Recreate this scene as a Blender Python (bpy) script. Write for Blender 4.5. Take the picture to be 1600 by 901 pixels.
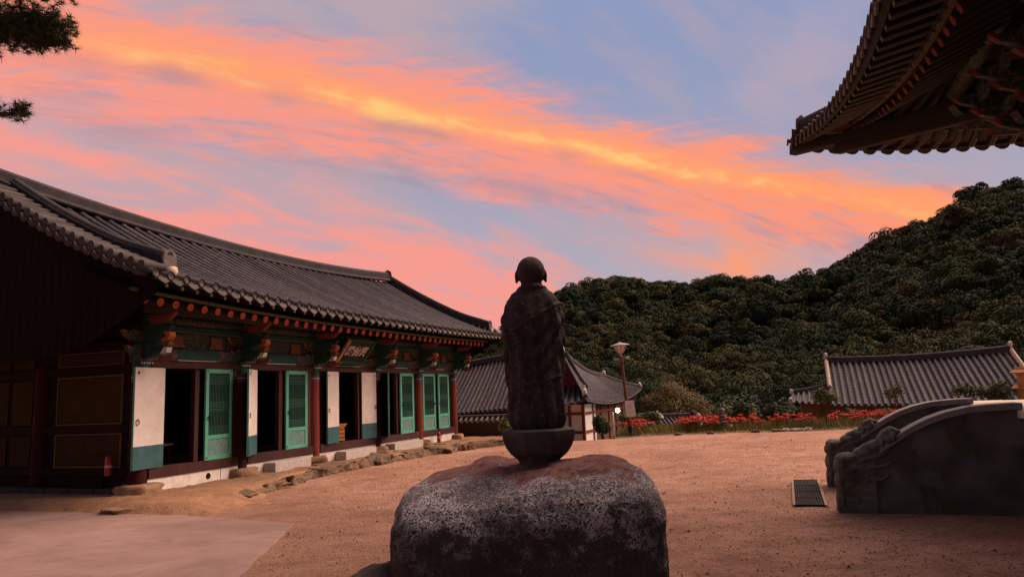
import bpy, bmesh, math, random
import numpy as np
from mathutils import Vector, Matrix, noise as mnoise
for _o in list(bpy.data.objects): bpy.data.objects.remove(_o)
SC = bpy.context.scene
COL = SC.collection
R = math.radians
RNG = np.random.default_rng(7)
random.seed(7)

# ------------------------------------------------------------------ camera
PITCH, ROLL = R(8.436), R(2.4)
EYE = Vector((0, 0, 2.05))
_fw = Vector((0, math.cos(PITCH), math.sin(PITCH))); _up = Vector((0, -math.sin(PITCH), math.cos(PITCH))); _rt = Vector((1, 0, 0))
_c, _s = math.cos(ROLL), math.sin(ROLL)
RT = _c * _rt - _s * _up; UP = _s * _rt + _c * _up
cam = bpy.data.cameras.new('camera'); camo = bpy.data.objects.new('camera', cam); COL.objects.link(camo)
cam.sensor_width = 36; cam.lens = 1100 / 1600 * 36; cam.clip_start = .05; cam.clip_end = 3000
camo.matrix_world = Matrix(((RT.x, UP.x, -_fw.x, EYE.x), (RT.y, UP.y, -_fw.y, EYE.y), (RT.z, UP.z, -_fw.z, EYE.z), (0, 0, 0, 1)))
SC.camera = camo
SC.view_settings.view_transform = 'Standard'; SC.view_settings.look = 'None'
SC.view_settings.gamma = 1; SC.view_settings.use_curve_mapping = False
SC.view_settings.exposure = 0.34

# ------------------------------------------------------------------ sun
SUN_EL, SUN_AZ = R(47), R(63)
sl = bpy.data.lights.new('sun', 'SUN'); sl.energy = 5.0; sl.angle = R(60); sl.color = (1.0, .69, .53)
so = bpy.data.objects.new('sun', sl); COL.objects.link(so)
sd = Vector((math.sin(SUN_AZ) * math.cos(SUN_EL), math.cos(SUN_AZ) * math.cos(SUN_EL), math.sin(SUN_EL)))
so.rotation_euler = sd.to_track_quat('Z', 'Y').to_euler()

# ------------------------------------------------------------------ sky: dusk sky with a sheet of streaked cloud
W = bpy.data.worlds.new('World'); SC.world = W; W.cycles.sampling_method = 'MANUAL'; W.cycles.sample_map_resolution = 256; W.use_nodes = True
NT = W.node_tree; NT.nodes.clear()
class S:                                              # tiny expression builder for math nodes
    tree = NT
    def __init__(s, k): s.k = k
    @staticmethod
    def op(o, *a, clamp=False):
        n = S.tree.nodes.new('ShaderNodeMath'); n.operation = o; n.use_clamp = clamp
        for i, v in enumerate(a):
            if isinstance(v, S): S.tree.links.new(v.k, n.inputs[i])
            else: n.inputs[i].default_value = v
        return S(n.outputs[0])
    def __add__(a, b): return S.op('ADD', a, b)
    __radd__ = __add__
    def __sub__(a, b): return S.op('SUBTRACT', a, b)
    def __rsub__(a, b): return S.op('SUBTRACT', b, a)
    def __mul__(a, b): return S.op('MULTIPLY', a, b)
    __rmul__ = __mul__
    def __truediv__(a, b): return S.op('DIVIDE', a, b)
def smax(a, b): return S.op('MAXIMUM', a, b)
def smin(a, b): return S.op('MINIMUM', a, b)
def sclamp(a): return S.op('ADD', a, 0.0, clamp=True)
def sstep(lo, hi, x):
    n = S.tree.nodes.new('ShaderNodeMapRange'); n.interpolation_type = 'SMOOTHSTEP'
    S.tree.links.new(x.k, n.inputs['Value']); n.inputs['From Min'].default_value = lo; n.inputs['From Max'].default_value = hi
    return S(n.outputs['Result'])
def sgauss(x, w): q = x / w; return S.op('EXPONENT', 0.0 - q * q)
def svec(x, y, z=0.0):
    n = S.tree.nodes.new('ShaderNodeCombineXYZ')
    for i, v in enumerate((x, y, z)):
        if isinstance(v, S): S.tree.links.new(v.k, n.inputs[i])
        else: n.inputs[i].default_value = v
    return n.outputs[0]
def snoise(x, y, z=0.0, detail=5, rough=.55, scale=1.0, dist=0.0):
    n = S.tree.nodes.new('ShaderNodeTexNoise'); n.inputs['Scale'].default_value = scale
    n.inputs['Detail'].default_value = detail; n.inputs['Roughness'].default_value = rough; n.inputs['Distortion'].default_value = dist
    S.tree.links.new(svec(x, y, z), n.inputs['Vector']); return S(n.outputs['Fac'])
def smix(a, b, f):
    n = S.tree.nodes.new('ShaderNodeMix'); n.data_type = 'RGBA'; n.clamp_factor = True
    for i, v in ((6, a), (7, b)):
        if isinstance(v, tuple): n.inputs[i].default_value = (*v, 1)
        else: S.tree.links.new(v, n.inputs[i])
    if isinstance(f, S): S.tree.links.new(f.k, n.inputs[0])
    else: n.inputs[0].default_value = f
    return n.outputs[2]
tc = NT.nodes.new('ShaderNodeTexCoord'); sx = NT.nodes.new('ShaderNodeSeparateXYZ')
NT.links.new(tc.outputs['Generated'], sx.inputs[0])
dx, dy, dz = S(sx.outputs[0]), S(sx.outputs[1]), S(sx.outputs[2])
zz = smax(dz, 0.0) + 0.30
cx, cy = dx / zz, dy / zz                              # where the view ray meets the (bowed) cloud sheet
ca = cx * .9202 + cy * .3914; cb = cy * .9202 - cx * .3914   # along and across the streaks
n1 = snoise(ca * 2.3, cb * 5.0, 3.1, 4, .5)
n2 = snoise(ca * 6.0 + n1 * 1.5, cb * 11.0, 7.7, 9, .62, dist=.5)
n3 = snoise(ca * 8.0 + cb * 6., cb * 26.0 - ca * 6., 1.3, 8, .64, dist=.4)
n4 = snoise(ca * 2.6, cb * 6.5 - ca * 1.9, 5.3, 5, .5, dist=.5)
bow = ca - .55; bc = 1.315 - bow * bow * .13
c = cb - bc
pl1 = snoise(ca * 5.0 + c * 7.0, c * 3.6, 2.2, 9, .60, dist=.6)
pl2 = snoise(ca * 4.2 - c * 6.0, c * 4.0, 9.1, 9, .60, dist=.6)
cw = c + (n1 - .5) * .07 + (n2 - .5) * .035 + .004
upper = sstep(-.25, -.03, c + (pl1 - .5) * .30 + (n2 - .5) * .08)
lower = 1.0 - sstep(.10, .38, c + (pl2 - .5) * .30 + (n1 - .5) * .26)
band = upper * lower
start = ca * .19 + .37
low = sstep(-.30, .34, c - start + (n4 - .5) * .70 + (n1 - .5) * .35)
blob = sgauss(ca - 1.42 + (cb - 1.57) * .3 + (n4 - .5) * .35, .17) * sgauss(cb - 1.60 + (pl2 - .5) * .3, .12) * .8
rightup = sgauss(ca - 1.50 + (cb - 1.1) * .6 + (n2 - .5) * .12, .18) * sgauss(c + .075 + (pl1 - .5) * .12, .05) * .8
wisp = sgauss(ca - .97 - (cb - .95) * .25 + (n2 - .5) * .22, .075) * sstep(1.12, .98, cb) * (n4 * .9)
mauve = (1.0 - sstep(.28, .52, ca + (n2 - .5) * .35)) * sstep(.32, .60, n2 * .6 + n4 * .4 + .10)
veil = sstep(.44, .66, n4 * .65 + n3 * .35)
el = sclamp(dz)
base = smix((.455, .405, .465), (.265, .32, .515), sstep(.08, .48, el))
base = smix(base, (.46, .365, .42), mauve)
base = smix(base, (.56, .40, .46), sclamp(wisp * .75))
base = smix(base, (.50, .36, .40), veil * .38)
right = sstep(.55, 1.35, ca)
fil = snoise(ca * 26. + c * 60. + pl1 * 3., c * 16. - ca * 4., 4.7, 5, .6)
kb = sclamp(band * (0.74 + (n3 - .5) * .8 + (pl1 - .5) * .9 + (fil - .5) * 1.1))
pink = smix((.66, .34, .36), (.93, .31, .235), sstep(.15, .85, kb))
pink = smix(pink, (1.0, .30, .15), sclamp(right * .6 + sgauss(cw, .06) * .5))
sky = smix(base, pink, sstep(.02, .75, kb))
klow = sclamp(low * (0.90 + (n3 - .5) * .55 + (n4 - .5) * 1.2 + (n2 - .5) * .5))
pl = smix((.62, .36, .38), (.95, .32, .26), sstep(.25, .95, klow))
sky = smix(sky, pl, sstep(.0, .85, klow) * .92)
sky = smix(sky, (1.0, .33, .15), sclamp(blob * 1.1 + rightup))
lens = sgauss(cw - .040, .024) * sstep(.46, .60, snoise(ca * 3.4, cb * 3., 6.6, 3, .5)) * sstep(1.25, .6, ca)
sky = smix(sky, (.40, .25, .30), sclamp(lens * .75))
dusk = sgauss(c - .20 + (n4 - .5) * .25, .06) * sstep(.45, .60, n2 * .5 + n1 * .5) * .55
sky = smix(sky, (.34, .28, .36), sclamp(dusk))
ins = sstep(.50, .70, snoise(ca * 3.6 + n1, cb * 24. - ca * 2., 2.9, 7, .6)) * sstep(.0, .5, kb) * (1.0 - sgauss(cw + .02, .05)) * .75
sky = smix(sky, (.50, .29, .33), sclamp(ins))
cmod = snoise(ca * 5., cb * 4., 8.8, 4, .6)
sky = smix(sky, (1.0, .36, .15), sclamp(sgauss(cw + .016, .050) * (0.30 + cmod + (fil - .5) * .8) * sstep(-.35, .05, ca)))
core = sgauss(cw + (pl1 - .5) * .09 + (fil - .5) * .03, .024) * sstep(-.28, -.02, ca) * sstep(.42, .60, cmod * .6 + n3 * .4) * (1.0 - sstep(1.15, 1.6, ca) * .6)
sky = smix(sky, (1.0, .58, .20), sclamp(core * .97))
back = sstep(.25, -.55, dy)                           # away from the glow the dusk sky is dimmer and bluer
sky = smix(sky, (.085, .088, .13), back * .92)
bg = NT.nodes.new('ShaderNodeBackground'); NT.links.new(sky, bg.inputs['Color']); bg.inputs['Strength'].default_value = 0.81
wo = NT.nodes.new('ShaderNodeOutputWorld'); NT.links.new(bg.outputs[0], wo.inputs[0])

# ------------------------------------------------------------------ grid frame shared by the temple buildings
TH = R(20.724); RZ = math.pi / 2 - TH
O = Vector((-8.4405, 15.926, .40)); DV = Vector((math.sin(TH), math.cos(TH), 0)); BV = Vector((-math.cos(TH), math.sin(TH), 0))
def G(X, Y, z): return Vector((O.x, O.y, 0)) + DV * X + BV * Y + Vector((0, 0, z))     # grid -> world (z is world)
def px(x, y, depth):                                   # helper used while measuring: image point at a depth
    d = _fw + RT * ((x - 800) / 1100) - UP * ((y - 450.5) / 1100)
    return EYE + d * (depth / d.y)

# ------------------------------------------------------------------ materials
MATS = {}
def pmat(name, c1, c2=None, scale=3., rough=.8, bump=.25, bscale=40., rnd=.12, stretch=(1, 1, 1), lo=.35, hi=.65, spec=.25, bdist=.01, fleck=None, fscale=60, fthr=.62):
    m = bpy.data.materials.new(name); m.use_nodes = True; MATS[name] = m
    t = m.node_tree; b = t.nodes['Principled BSDF']; L = t.links.new
    b.inputs['Roughness'].default_value = rough; b.inputs['Specular IOR Level'].default_value = spec
    tc = t.nodes.new('ShaderNodeTexCoord'); mp = t.nodes.new('ShaderNodeMapping'); mp.inputs['Scale'].default_value = stretch
    L(tc.outputs['Object'], mp.inputs[0])
    oi = t.nodes.new('ShaderNodeObjectInfo')
    n = t.nodes.new('ShaderNodeTexNoise'); n.noise_dimensions = '4D'; n.inputs['Scale'].default_value = scale; n.inputs['Detail'].default_value = 7; n.inputs['Roughness'].default_value = .62
    L(mp.outputs[0], n.inputs['Vector'])
    mw = t.nodes.new('ShaderNodeMath'); mw.operation = 'MULTIPLY'; mw.inputs[1].default_value = 37.; L(oi.outputs['Random'], mw.inputs[0]); L(mw.outputs[0], n.inputs['W'])
    r = t.nodes.new('ShaderNodeMapRange'); r.inputs['From Min'].default_value = lo; r.inputs['From Max'].default_value = hi
    L(n.outputs['Fac'], r.inputs['Value'])
    mx = t.nodes.new('ShaderNodeMix'); mx.data_type = 'RGBA'
    c2 = c2 or tuple(v * .7 for v in c1)
    mx.inputs[6].default_value = (*c1, 1); mx.inputs[7].default_value = (*c2, 1); L(r.outputs[0], mx.inputs[0])
    out = mx.outputs[2]
    n2 = t.nodes.new('ShaderNodeTexNoise'); n2.inputs['Scale'].default_value = bscale; n2.inputs['Detail'].default_value = 5; n2.inputs['Roughness'].default_value = .65
    L(mp.outputs[0], n2.inputs['Vector'])
    if fleck:
        f = t.nodes.new('ShaderNodeTexNoise'); f.inputs['Scale'].default_value = fscale; f.inputs['Detail'].default_value = 3; L(mp.outputs[0], f.inputs['Vector'])
        fr = t.nodes.new('ShaderNodeMapRange'); fr.inputs['From Min'].default_value = fthr - .04; fr.inputs['From Max'].default_value = fthr + .04; L(f.outputs['Fac'], fr.inputs['Value'])
        m3 = t.nodes.new('ShaderNodeMix'); m3.data_type = 'RGBA'; L(fr.outputs[0], m3.inputs[0]); L(out, m3.inputs[6]); m3.inputs[7].default_value = (*fleck, 1); out = m3.outputs[2]
    hs = t.nodes.new('ShaderNodeHueSaturation'); rr = t.nodes.new('ShaderNodeMapRange'); L(oi.outputs['Random'], rr.inputs['Value'])
    rr.inputs['To Min'].default_value = 1 - rnd; rr.inputs['To Max'].default_value = 1 + rnd; L(rr.outputs[0], hs.inputs['Value']); L(out, hs.inputs['Color'])
    L(hs.outputs[0], b.inputs['Base Color'])
    if bump:
        bp = t.nodes.new('ShaderNodeBump'); bp.inputs['Strength'].default_value = bump; bp.inputs['Distance'].default_value = bdist
        L(n2.outputs['Fac'], bp.inputs['Height']); L(bp.outputs[0], b.inputs['Normal'])
    return m
M = {}
M['tile'] = pmat('roof_tile_grey', (.082, .070, .078), (.045, .038, .045), 2.2, .75, .4, 40, .26, fleck=(.125, .105, .10), fscale=11, fthr=.63)
M['tile_ridge'] = pmat('ridge_tile_dark', (.055, .047, .05), (.032, .027, .03), 3, .8, .35, 40, .1)
M['tile_edge'] = pmat('gable_edge_tile_grey', (.085, .073, .07), (.048, .04, .039), 7, .85, .4, 45, .2)
M['tile_end'] = pmat('tile_end_clay', (.15, .125, .112), (.075, .062, .056), 9, .85, .5, 45, .18)
M['plaster_lump'] = pmat('lime_plaster_lump', (.62, .50, .38), (.42, .32, .24), 8, .9, .4, 40)
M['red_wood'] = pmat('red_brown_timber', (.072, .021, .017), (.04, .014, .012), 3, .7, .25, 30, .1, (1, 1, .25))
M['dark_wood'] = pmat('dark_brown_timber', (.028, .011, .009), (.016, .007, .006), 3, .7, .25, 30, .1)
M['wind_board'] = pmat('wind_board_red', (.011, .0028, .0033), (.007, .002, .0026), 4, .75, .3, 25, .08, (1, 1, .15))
M['red_col'] = pmat('red_column_paint', (.22, .035, .022), (.14, .026, .02), 5, .6, .12, 40, .05, (1, 1, .3))
M['red_col_dark'] = pmat('dark_column_paint', (.06, .013, .012), (.035, .010, .010), 5, .7, .15, 40, .05, (1, 1, .3))
M['green_door'] = pmat('green_door_paint', (.12, .46, .31), (.085, .36, .25), 6, .55, .1, 40, .06)
M['green_paper'] = pmat('dark_lattice_backing', (.012, .045, .032), (.008, .03, .022), 6, .8, .05, 40, .05)
M['green_slat'] = pmat('green_lattice_slat', (.045, .14, .10), (.03, .10, .07), 8, .6, .05, 40, .05)
M['teal_panel'] = pmat('teal_lower_board', (.045, .135, .14), (.03, .095, .10), 5, .6, .1, 40, .06)
M['grey_teal'] = pmat('worn_teal_board', (.17, .29, .25), (.10, .20, .17), 9, .7, .15, 30, .08)
M['paper'] = pmat('white_door_paper', (.74, .68, .62), (.60, .53, .47), 2.2, .9, .25, 25, .03, fleck=(.66, .585, .52), fscale=9, fthr=.58)
M['white_plinth'] = pmat('white_plinth_plaster', (.80, .75, .68), (.64, .57, .49), 4, .9, .2, 30, .05)
M['iron'] = pmat('black_iron', (.02, .018, .018), None, 8, .5, .1, 60, .05)
M['dan_green'] = pmat('painted_green_beam', (.018, .07, .05), (.012, .04, .03), 6, .7, .2, 40, .1)
M['dan_teal'] = pmat('painted_teal_panel', (.014, .065, .055), (.010, .042, .036), 6, .7, .1, 40, .1)
M['dan_orange'] = pmat('painted_orange', (.46, .13, .035), (.30, .07, .025), 10, .7, .2, 60, .15)
M['dan_yellow'] = pmat('painted_ochre', (.17, .085, .022), (.10, .05, .015), 8, .7, .15, 60, .12)
M['dan_white'] = pmat('painted_white', (.62, .58, .52), (.45, .42, .38), 9, .7, .1, 60, .08)
M['dan_blue'] = pmat('painted_blue', (.06, .09, .26), (.04, .06, .18), 8, .7, .1, 60, .1)
M['dan_pink'] = pmat('painted_pink_red', (.22, .05, .04), (.14, .035, .03), 8, .7, .1, 60, .1)
M['dan_pattern'] = pmat('painted_scroll_pattern', (.016, .05, .04), (.17, .05, .03), 14, .7, .15, 60, .1, lo=.52, hi=.58, fleck=(.22, .15, .07), fscale=26, fthr=.66)
M['dan_pattern2'] = pmat('painted_lotus_pattern', (.02, .045, .035), (.06, .06, .04), 9, .7, .15, 60, .1, lo=.5, hi=.56, fleck=(.20, .06, .03), fscale=20, fthr=.62)
M['dan_frame'] = pmat('painted_pale_frame', (.40, .27, .13), (.28, .18, .09), 8, .7, .1, 60, .0)
M['edge_pale'] = pmat('painted_pale_edge', (.15, .125, .075), (.085, .07, .042), 10, .7, .1, 60, .15)
M['strip_green'] = pmat('eave_strip_olive', (.14, .14, .07), (.09, .10, .05), 8, .7, .1, 50, .05)
M['rafter_wood'] = pmat('rafter_green_red', (.017, .026, .016), (.034, .015, .010), 3, .7, .15, 40, .15)
M['rafter_end'] = pmat('rafter_end_orange', (.66, .155, .07), (.50, .105, .05), 10, .7, .1, 60, .1)
M['petal_dark'] = pmat('rafter_flower_lines', (.16, .02, .015), None, 10, .7, .1, 60, .1)
M['fly_end'] = pmat('flying_rafter_end_green', (.30, .40, .28), (.2, .3, .2), 12, .7, .1, 60, .1)
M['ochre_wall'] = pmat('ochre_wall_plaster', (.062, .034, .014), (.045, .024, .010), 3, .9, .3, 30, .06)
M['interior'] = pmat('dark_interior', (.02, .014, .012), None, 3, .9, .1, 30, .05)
M['earth'] = pmat('terrace_earth', (.36, .195, .105), (.22, .115, .065), 2.2, .95, .7, 22, 0., bdist=.04, fleck=(.13, .08, .05), fscale=14, fthr=.64)
M['stone_brown'] = pmat('brown_field_stone', (.26, .165, .10), (.11, .07, .048), 5, .9, .8, 16, .3, bdist=.04)
M['stone_tan'] = pmat('tan_earthy_stone', (.36, .22, .125), (.20, .12, .07), 4, .92, .8, 14, .12, bdist=.04)
M['granite'] = pmat('grey_granite', (.19, .175, .165), (.11, .10, .095), 6, .85, .4, 60, .1, fleck=(.05, .045, .045), fscale=90, fthr=.6)
M['granite_dark'] = pmat('weathered_dark_granite', (.075, .066, .06), (.036, .032, .03), 3, .85, .5, 35, .1, bdist=.02, fleck=(.11, .10, .085), fscale=50, fthr=.66)
M['step_stone'] = pmat('pale_step_stone', (.58, .52, .46), (.46, .40, .35), 8, .85, .3, 60, .05)
M['floor_stone'] = pmat('platform_paving', (.60, .53, .42), (.48, .42, .33), 4, .85, .2, 40, .05)
M['balus'] = pmat('balustrade_granite', (.15, .138, .122), (.055, .05, .047), 1.8, .85, .4, 30, .04, lo=.38, hi=.66, bdist=.015, fleck=(.075, .07, .04), fscale=3, fthr=.6)
M['statue'] = pmat('statue_stone', (.050, .034, .032), (.022, .016, .016), 5, .85, .7, 40, .0, bdist=.012, fleck=(.085, .065, .055), fscale=34, fthr=.64)
M['concrete'] = pmat('concrete_paving', (.345, .222, .188), (.24, .150, .127), .9, .9, .25, 60, 0., bdist=.006, fleck=(.21, .14, .12), fscale=4, fthr=.62, stretch=(.5, .5, .5))
M['bark'] = pmat('tree_bark', (.07, .045, .03), (.035, .024, .017), 8, .9, .8, 20, .1, (1, 1, .3), bdist=.03)
M['leaf_pine'] = pmat('pine_needle', (.022, .036, .014), (.05, .05, .018), 3, .7, 0, 40, .1)
M['white_wall'] = pmat('white_wall_plaster', (.74, .71, .68), (.62, .59, .55), 4, .9, .1, 40, .03)
M['house_red'] = pmat('house_red_timber', (.20, .035, .024), (.12, .025, .018), 4, .7, .15, 40, .08)
M['mud_wall'] = pmat('mud_wall', (.12, .075, .045), (.08, .05, .03), 4, .95, .5, 30, .05)
M['lamp_pole'] = pmat('lamp_pole_paint', (.16, .062, .028), (.11, .04, .02), 6, .55, .1, 40, .0)
M['lamp_metal'] = pmat('lamp_hood_metal', (.38, .34, .33), None, 6, .4, .05, 40, .0, spec=.5)
M['sign_white'] = pmat('white_sign_sheet', (.74, .72, .72), (.68, .66, .66), 4, .6, .05, 40, .0)
M['ink'] = pmat('dark_ink', (.04, .04, .05), None, 4, .7, 0, 40, .0)
M['ext_red'] = pmat('extinguisher_red', (.42, .02, .018), None, 4, .35, 0, 40, .0, spec=.5)
M['table_orange'] = pmat('lacquered_orange_wood', (.58, .23, .045), (.44, .15, .03), 8, .45, .1, 40, .0)
M['table_dark'] = pmat('dark_carved_relief', (.13, .05, .02), None, 10, .6, .1, 40, .0)
M['board_black'] = pmat('black_name_board', (.016, .014, .014), None, 5, .6, .1, 40, .0)
M['letter'] = pmat('pale_lettering', (.62, .56, .46), None, 5, .6, 0, 40, .0)
M['grate'] = pmat('drain_grating_steel', (.020, .017, .018), (.032, .022, .02), 6, .75, .1, 40, .1, spec=.1)
M['grate_rim'] = pmat('drain_rim_concrete', (.36, .25, .18), None, 6, .9, .2, 40, .1)
M['chimney_clay'] = pmat('ochre_chimney_clay', (.46, .27, .10), (.36, .2, .08), 6, .9, .3, 30, .0)
M['chimney_tile'] = pmat('orange_clay_tile', (.44, .16, .06), None, 6, .8, .2, 30, .1)
M['lily_red'] = pmat('spider_lily_red', (.66, .07, .03), (.5, .05, .02), 20, .6, 0, 40, .15)
M['lily_stem'] = pmat('lily_stem_green', (.07, .10, .03), None, 20, .6, 0, 40, .15)
M['grass'] = pmat('garden_grass', (.085, .10, .028), (.13, .10, .035), .9, .8, 0, 40, 0.)

for _k in ('wind_board', 'dark_wood', 'ochre_wall', 'red_col_dark', 'interior'): M[_k].node_tree.nodes['Principled BSDF'].inputs['Specular IOR Level'].default_value = .06
def leafmat(name):
    m = bpy.data.materials.new(name); m.use_nodes = True
    t = m.node_tree; b = t.nodes['Principled BSDF']; b.inputs['Roughness'].default_value = .75; b.inputs['Specular IOR Level'].default_value = .15
    a = t.nodes.new('ShaderNodeAttribute'); a.attribute_name = 'Col'; t.links.new(a.outputs['Color'], b.inputs['Base Color'])
    return m
M['leaf'] = leafmat('foliage')

def glow(name, col, s):
    m = bpy.data.materials.new(name); m.use_nodes = True; t = m.node_tree; b = t.nodes['Principled BSDF']
    b.inputs['Base Color'].default_value = (.8, .8, .8, 1); b.inputs['Emission Color'].default_value = (*col, 1); b.inputs['Emission Strength'].default_value = s
    return m
M['lamp_glow'] = glow('lit_globe', (.85, 1, .75), 14.)
M['lamp_glass'] = pmat('frosted_lamp_glass', (.82, .70, .64), None, 4, .35, 0, 40, .0, spec=.5)

# courtyard sand and boulder need their own
def sand_mat():
    m = bpy.data.materials.new('courtyard_sand'); m.use_nodes = True
    t = m.node_tree; S.tree = t; b = t.nodes['Principled BSDF']; L = t.links.new
    b.inputs['Roughness'].default_value = .95; b.inputs['Specular IOR Level'].default_value = .1
    tc = t.nodes.new('ShaderNodeTexCoord'); sp = t.nodes.new('ShaderNodeSeparateXYZ'); L(tc.outputs['Object'], sp.inputs[0])
    x, y = S(sp.outputs[0]), S(sp.outputs[1])
    n1 = snoise(x * .35, y * .35, 0., 6, .6); n2 = snoise(x * 2.2, y * 2.2, 5., 6, .65); n3 = snoise(x * 16., y * 16., 2., 5, .7); n4 = snoise(x * 60., y * 60., 2., 3, .7)
    trk = snoise(x * .6 + y * .3, y * 1.7 - x * .5, 8., 5, .6)
    n5 = snoise(x * 6.5, y * 6.5, 4., 5, .65, dist=.9); n6 = snoise(x * 28., y * 28., 6., 4, .7)
    col = smix((.38, .19, .13), (.64, .37, .255), sstep(.34, .66, n1 * .55 + n2 * .45))
    col = smix(col, (.22, .125, .09), sstep(.52, .66, trk) * .45)
    col = smix(col, (.20, .115, .08), sstep(.54, .66, n5) * .5)
    col = smix(col, (.19, .11, .075), sstep(.53, .62, n3) * .7)
    col = smix(col, (.16, .095, .065), sstep(.55, .62, n6) * .75)
    col = smix(col, (.15, .095, .07), sstep(.60, .70, n4) * .75)
    col = smix(col, (.50, .34, .24), sstep(.62, .72, snoise(x * 45., y * 45., 9., 2, .5)) * .55)
    col = smix(col, (.17, .095, .07), sstep(21., 9., y + (n1 - .5) * 7.) * sstep(4.5, -1.5, x + (n2 - .5) * 2.) * .48)   # darker trodden soil beside the slab
    far = sstep(38., 60., y)
    col = smix(col, (.05, .06, .025), far)
    L(col, b.inputs['Base Color'])
    h = n2 * .3 + n3 * .6 + n4 * .25 + trk * .2 + n5 * .5 + n6 * .45
    bp = t.nodes.new('ShaderNodeBump'); bp.inputs['Strength'].default_value = 1.0; bp.inputs['Distance'].default_value = .09
    L(h.k, bp.inputs['Height']); L(bp.outputs[0], b.inputs['Normal'])
    return m
M['sand'] = sand_mat()
def concrete_mat():
    m = bpy.data.materials.new('weathered_concrete'); m.use_nodes = True
    t = m.node_tree; S.tree = t; b = t.nodes['Principled BSDF']; L = t.links.new
    b.inputs['Roughness'].default_value = .92; b.inputs['Specular IOR Level'].default_value = .15
    tc = t.nodes.new('ShaderNodeTexCoord'); sp = t.nodes.new('ShaderNodeSeparateXYZ'); L(tc.outputs['Object'], sp.inputs[0])
    x, y = S(sp.outputs[0]), S(sp.outputs[1])
    n1 = snoise(x * .5, y * .8, 1., 7, .65, dist=.8); n2 = snoise(x * 3., y * 3., 5., 7, .68); n3 = snoise(x * 30., y * 30., 2., 4, .7)
    col = smix((.195, .125, .106), (.30, .195, .166), sstep(.35, .65, n1 * .6 + n2 * .4))
    col = smix(col, (.155, .098, .083), sstep(.52, .70, n2) * .6)
    col = smix(col, (.19, .12, .10), sstep(.58, .68, n3) * .45)
    col = smix(col, (.345, .235, .205), sstep(.62, .74, snoise(x * 1.3, y * 2., 9., 6, .6)) * .5)
    L(col, b.inputs['Base Color'])
    bp = t.nodes.new('ShaderNodeBump'); bp.inputs['Strength'].default_value = .5; bp.inputs['Distance'].default_value = .012
    L((n2 * .6 + n3 * .4).k, bp.inputs['Height']); L(bp.outputs[0], b.inputs['Normal'])
    return m
M['concrete'] = concrete_mat()
def boulder_mat():
    m = bpy.data.materials.new('lichened_granite_boulder'); m.use_nodes = True
    t = m.node_tree; S.tree = t; b = t.nodes['Principled BSDF']; L = t.links.new
    b.inputs['Roughness'].default_value = .9; b.inputs['Specular IOR Level'].default_value = .15
    tc = t.nodes.new('ShaderNodeTexCoord'); sp = t.nodes.new('ShaderNodeSeparateXYZ'); L(tc.outputs['Object'], sp.inputs[0])
    x, y, z = S(sp.outputs[0]), S(sp.outputs[1]), S(sp.outputs[2])
    n1 = snoise(x * 2.2, y * 2.2, z * 2.2, 6, .6); n2 = snoise(x * 22., y * 22., z * 22., 5, .65); n3 = snoise(x * 75., y * 75., z * 75., 3, .7)
    n5 = snoise(x * 6., y * 6., z * 6., 6, .65)
    g = smix((.13, .11, .11), (.58, .53, .54), sstep(.40, .60, n2 * .5 + n1 * .5))
    g = smix(g, (.025, .02, .022), sstep(.49, .56, n3 * .7 + n2 * .3))
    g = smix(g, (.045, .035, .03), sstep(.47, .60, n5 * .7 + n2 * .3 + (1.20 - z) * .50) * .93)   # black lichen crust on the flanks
    g = smix(g, smix((.19, .065, .05), (.075, .032, .03), sstep(.42, .60, n2)), sstep(.50, .62, n5 * .55 + n1 * .45 + (z - 1.33) * 1.1 + (y - .05) * .10) * .9)   # red-brown litter on the top
    L(g, b.inputs['Base Color'])
    h = n2 * .5 + n3 * .5 + n5 * .8
    bp = t.nodes.new('ShaderNodeBump'); bp.inputs['Strength'].default_value = .9; bp.inputs['Distance'].default_value = .03
    L(h.k, bp.inputs['Height']); L(bp.outputs[0], b.inputs['Normal'])
    return m
M['boulder'] = boulder_mat()

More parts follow.
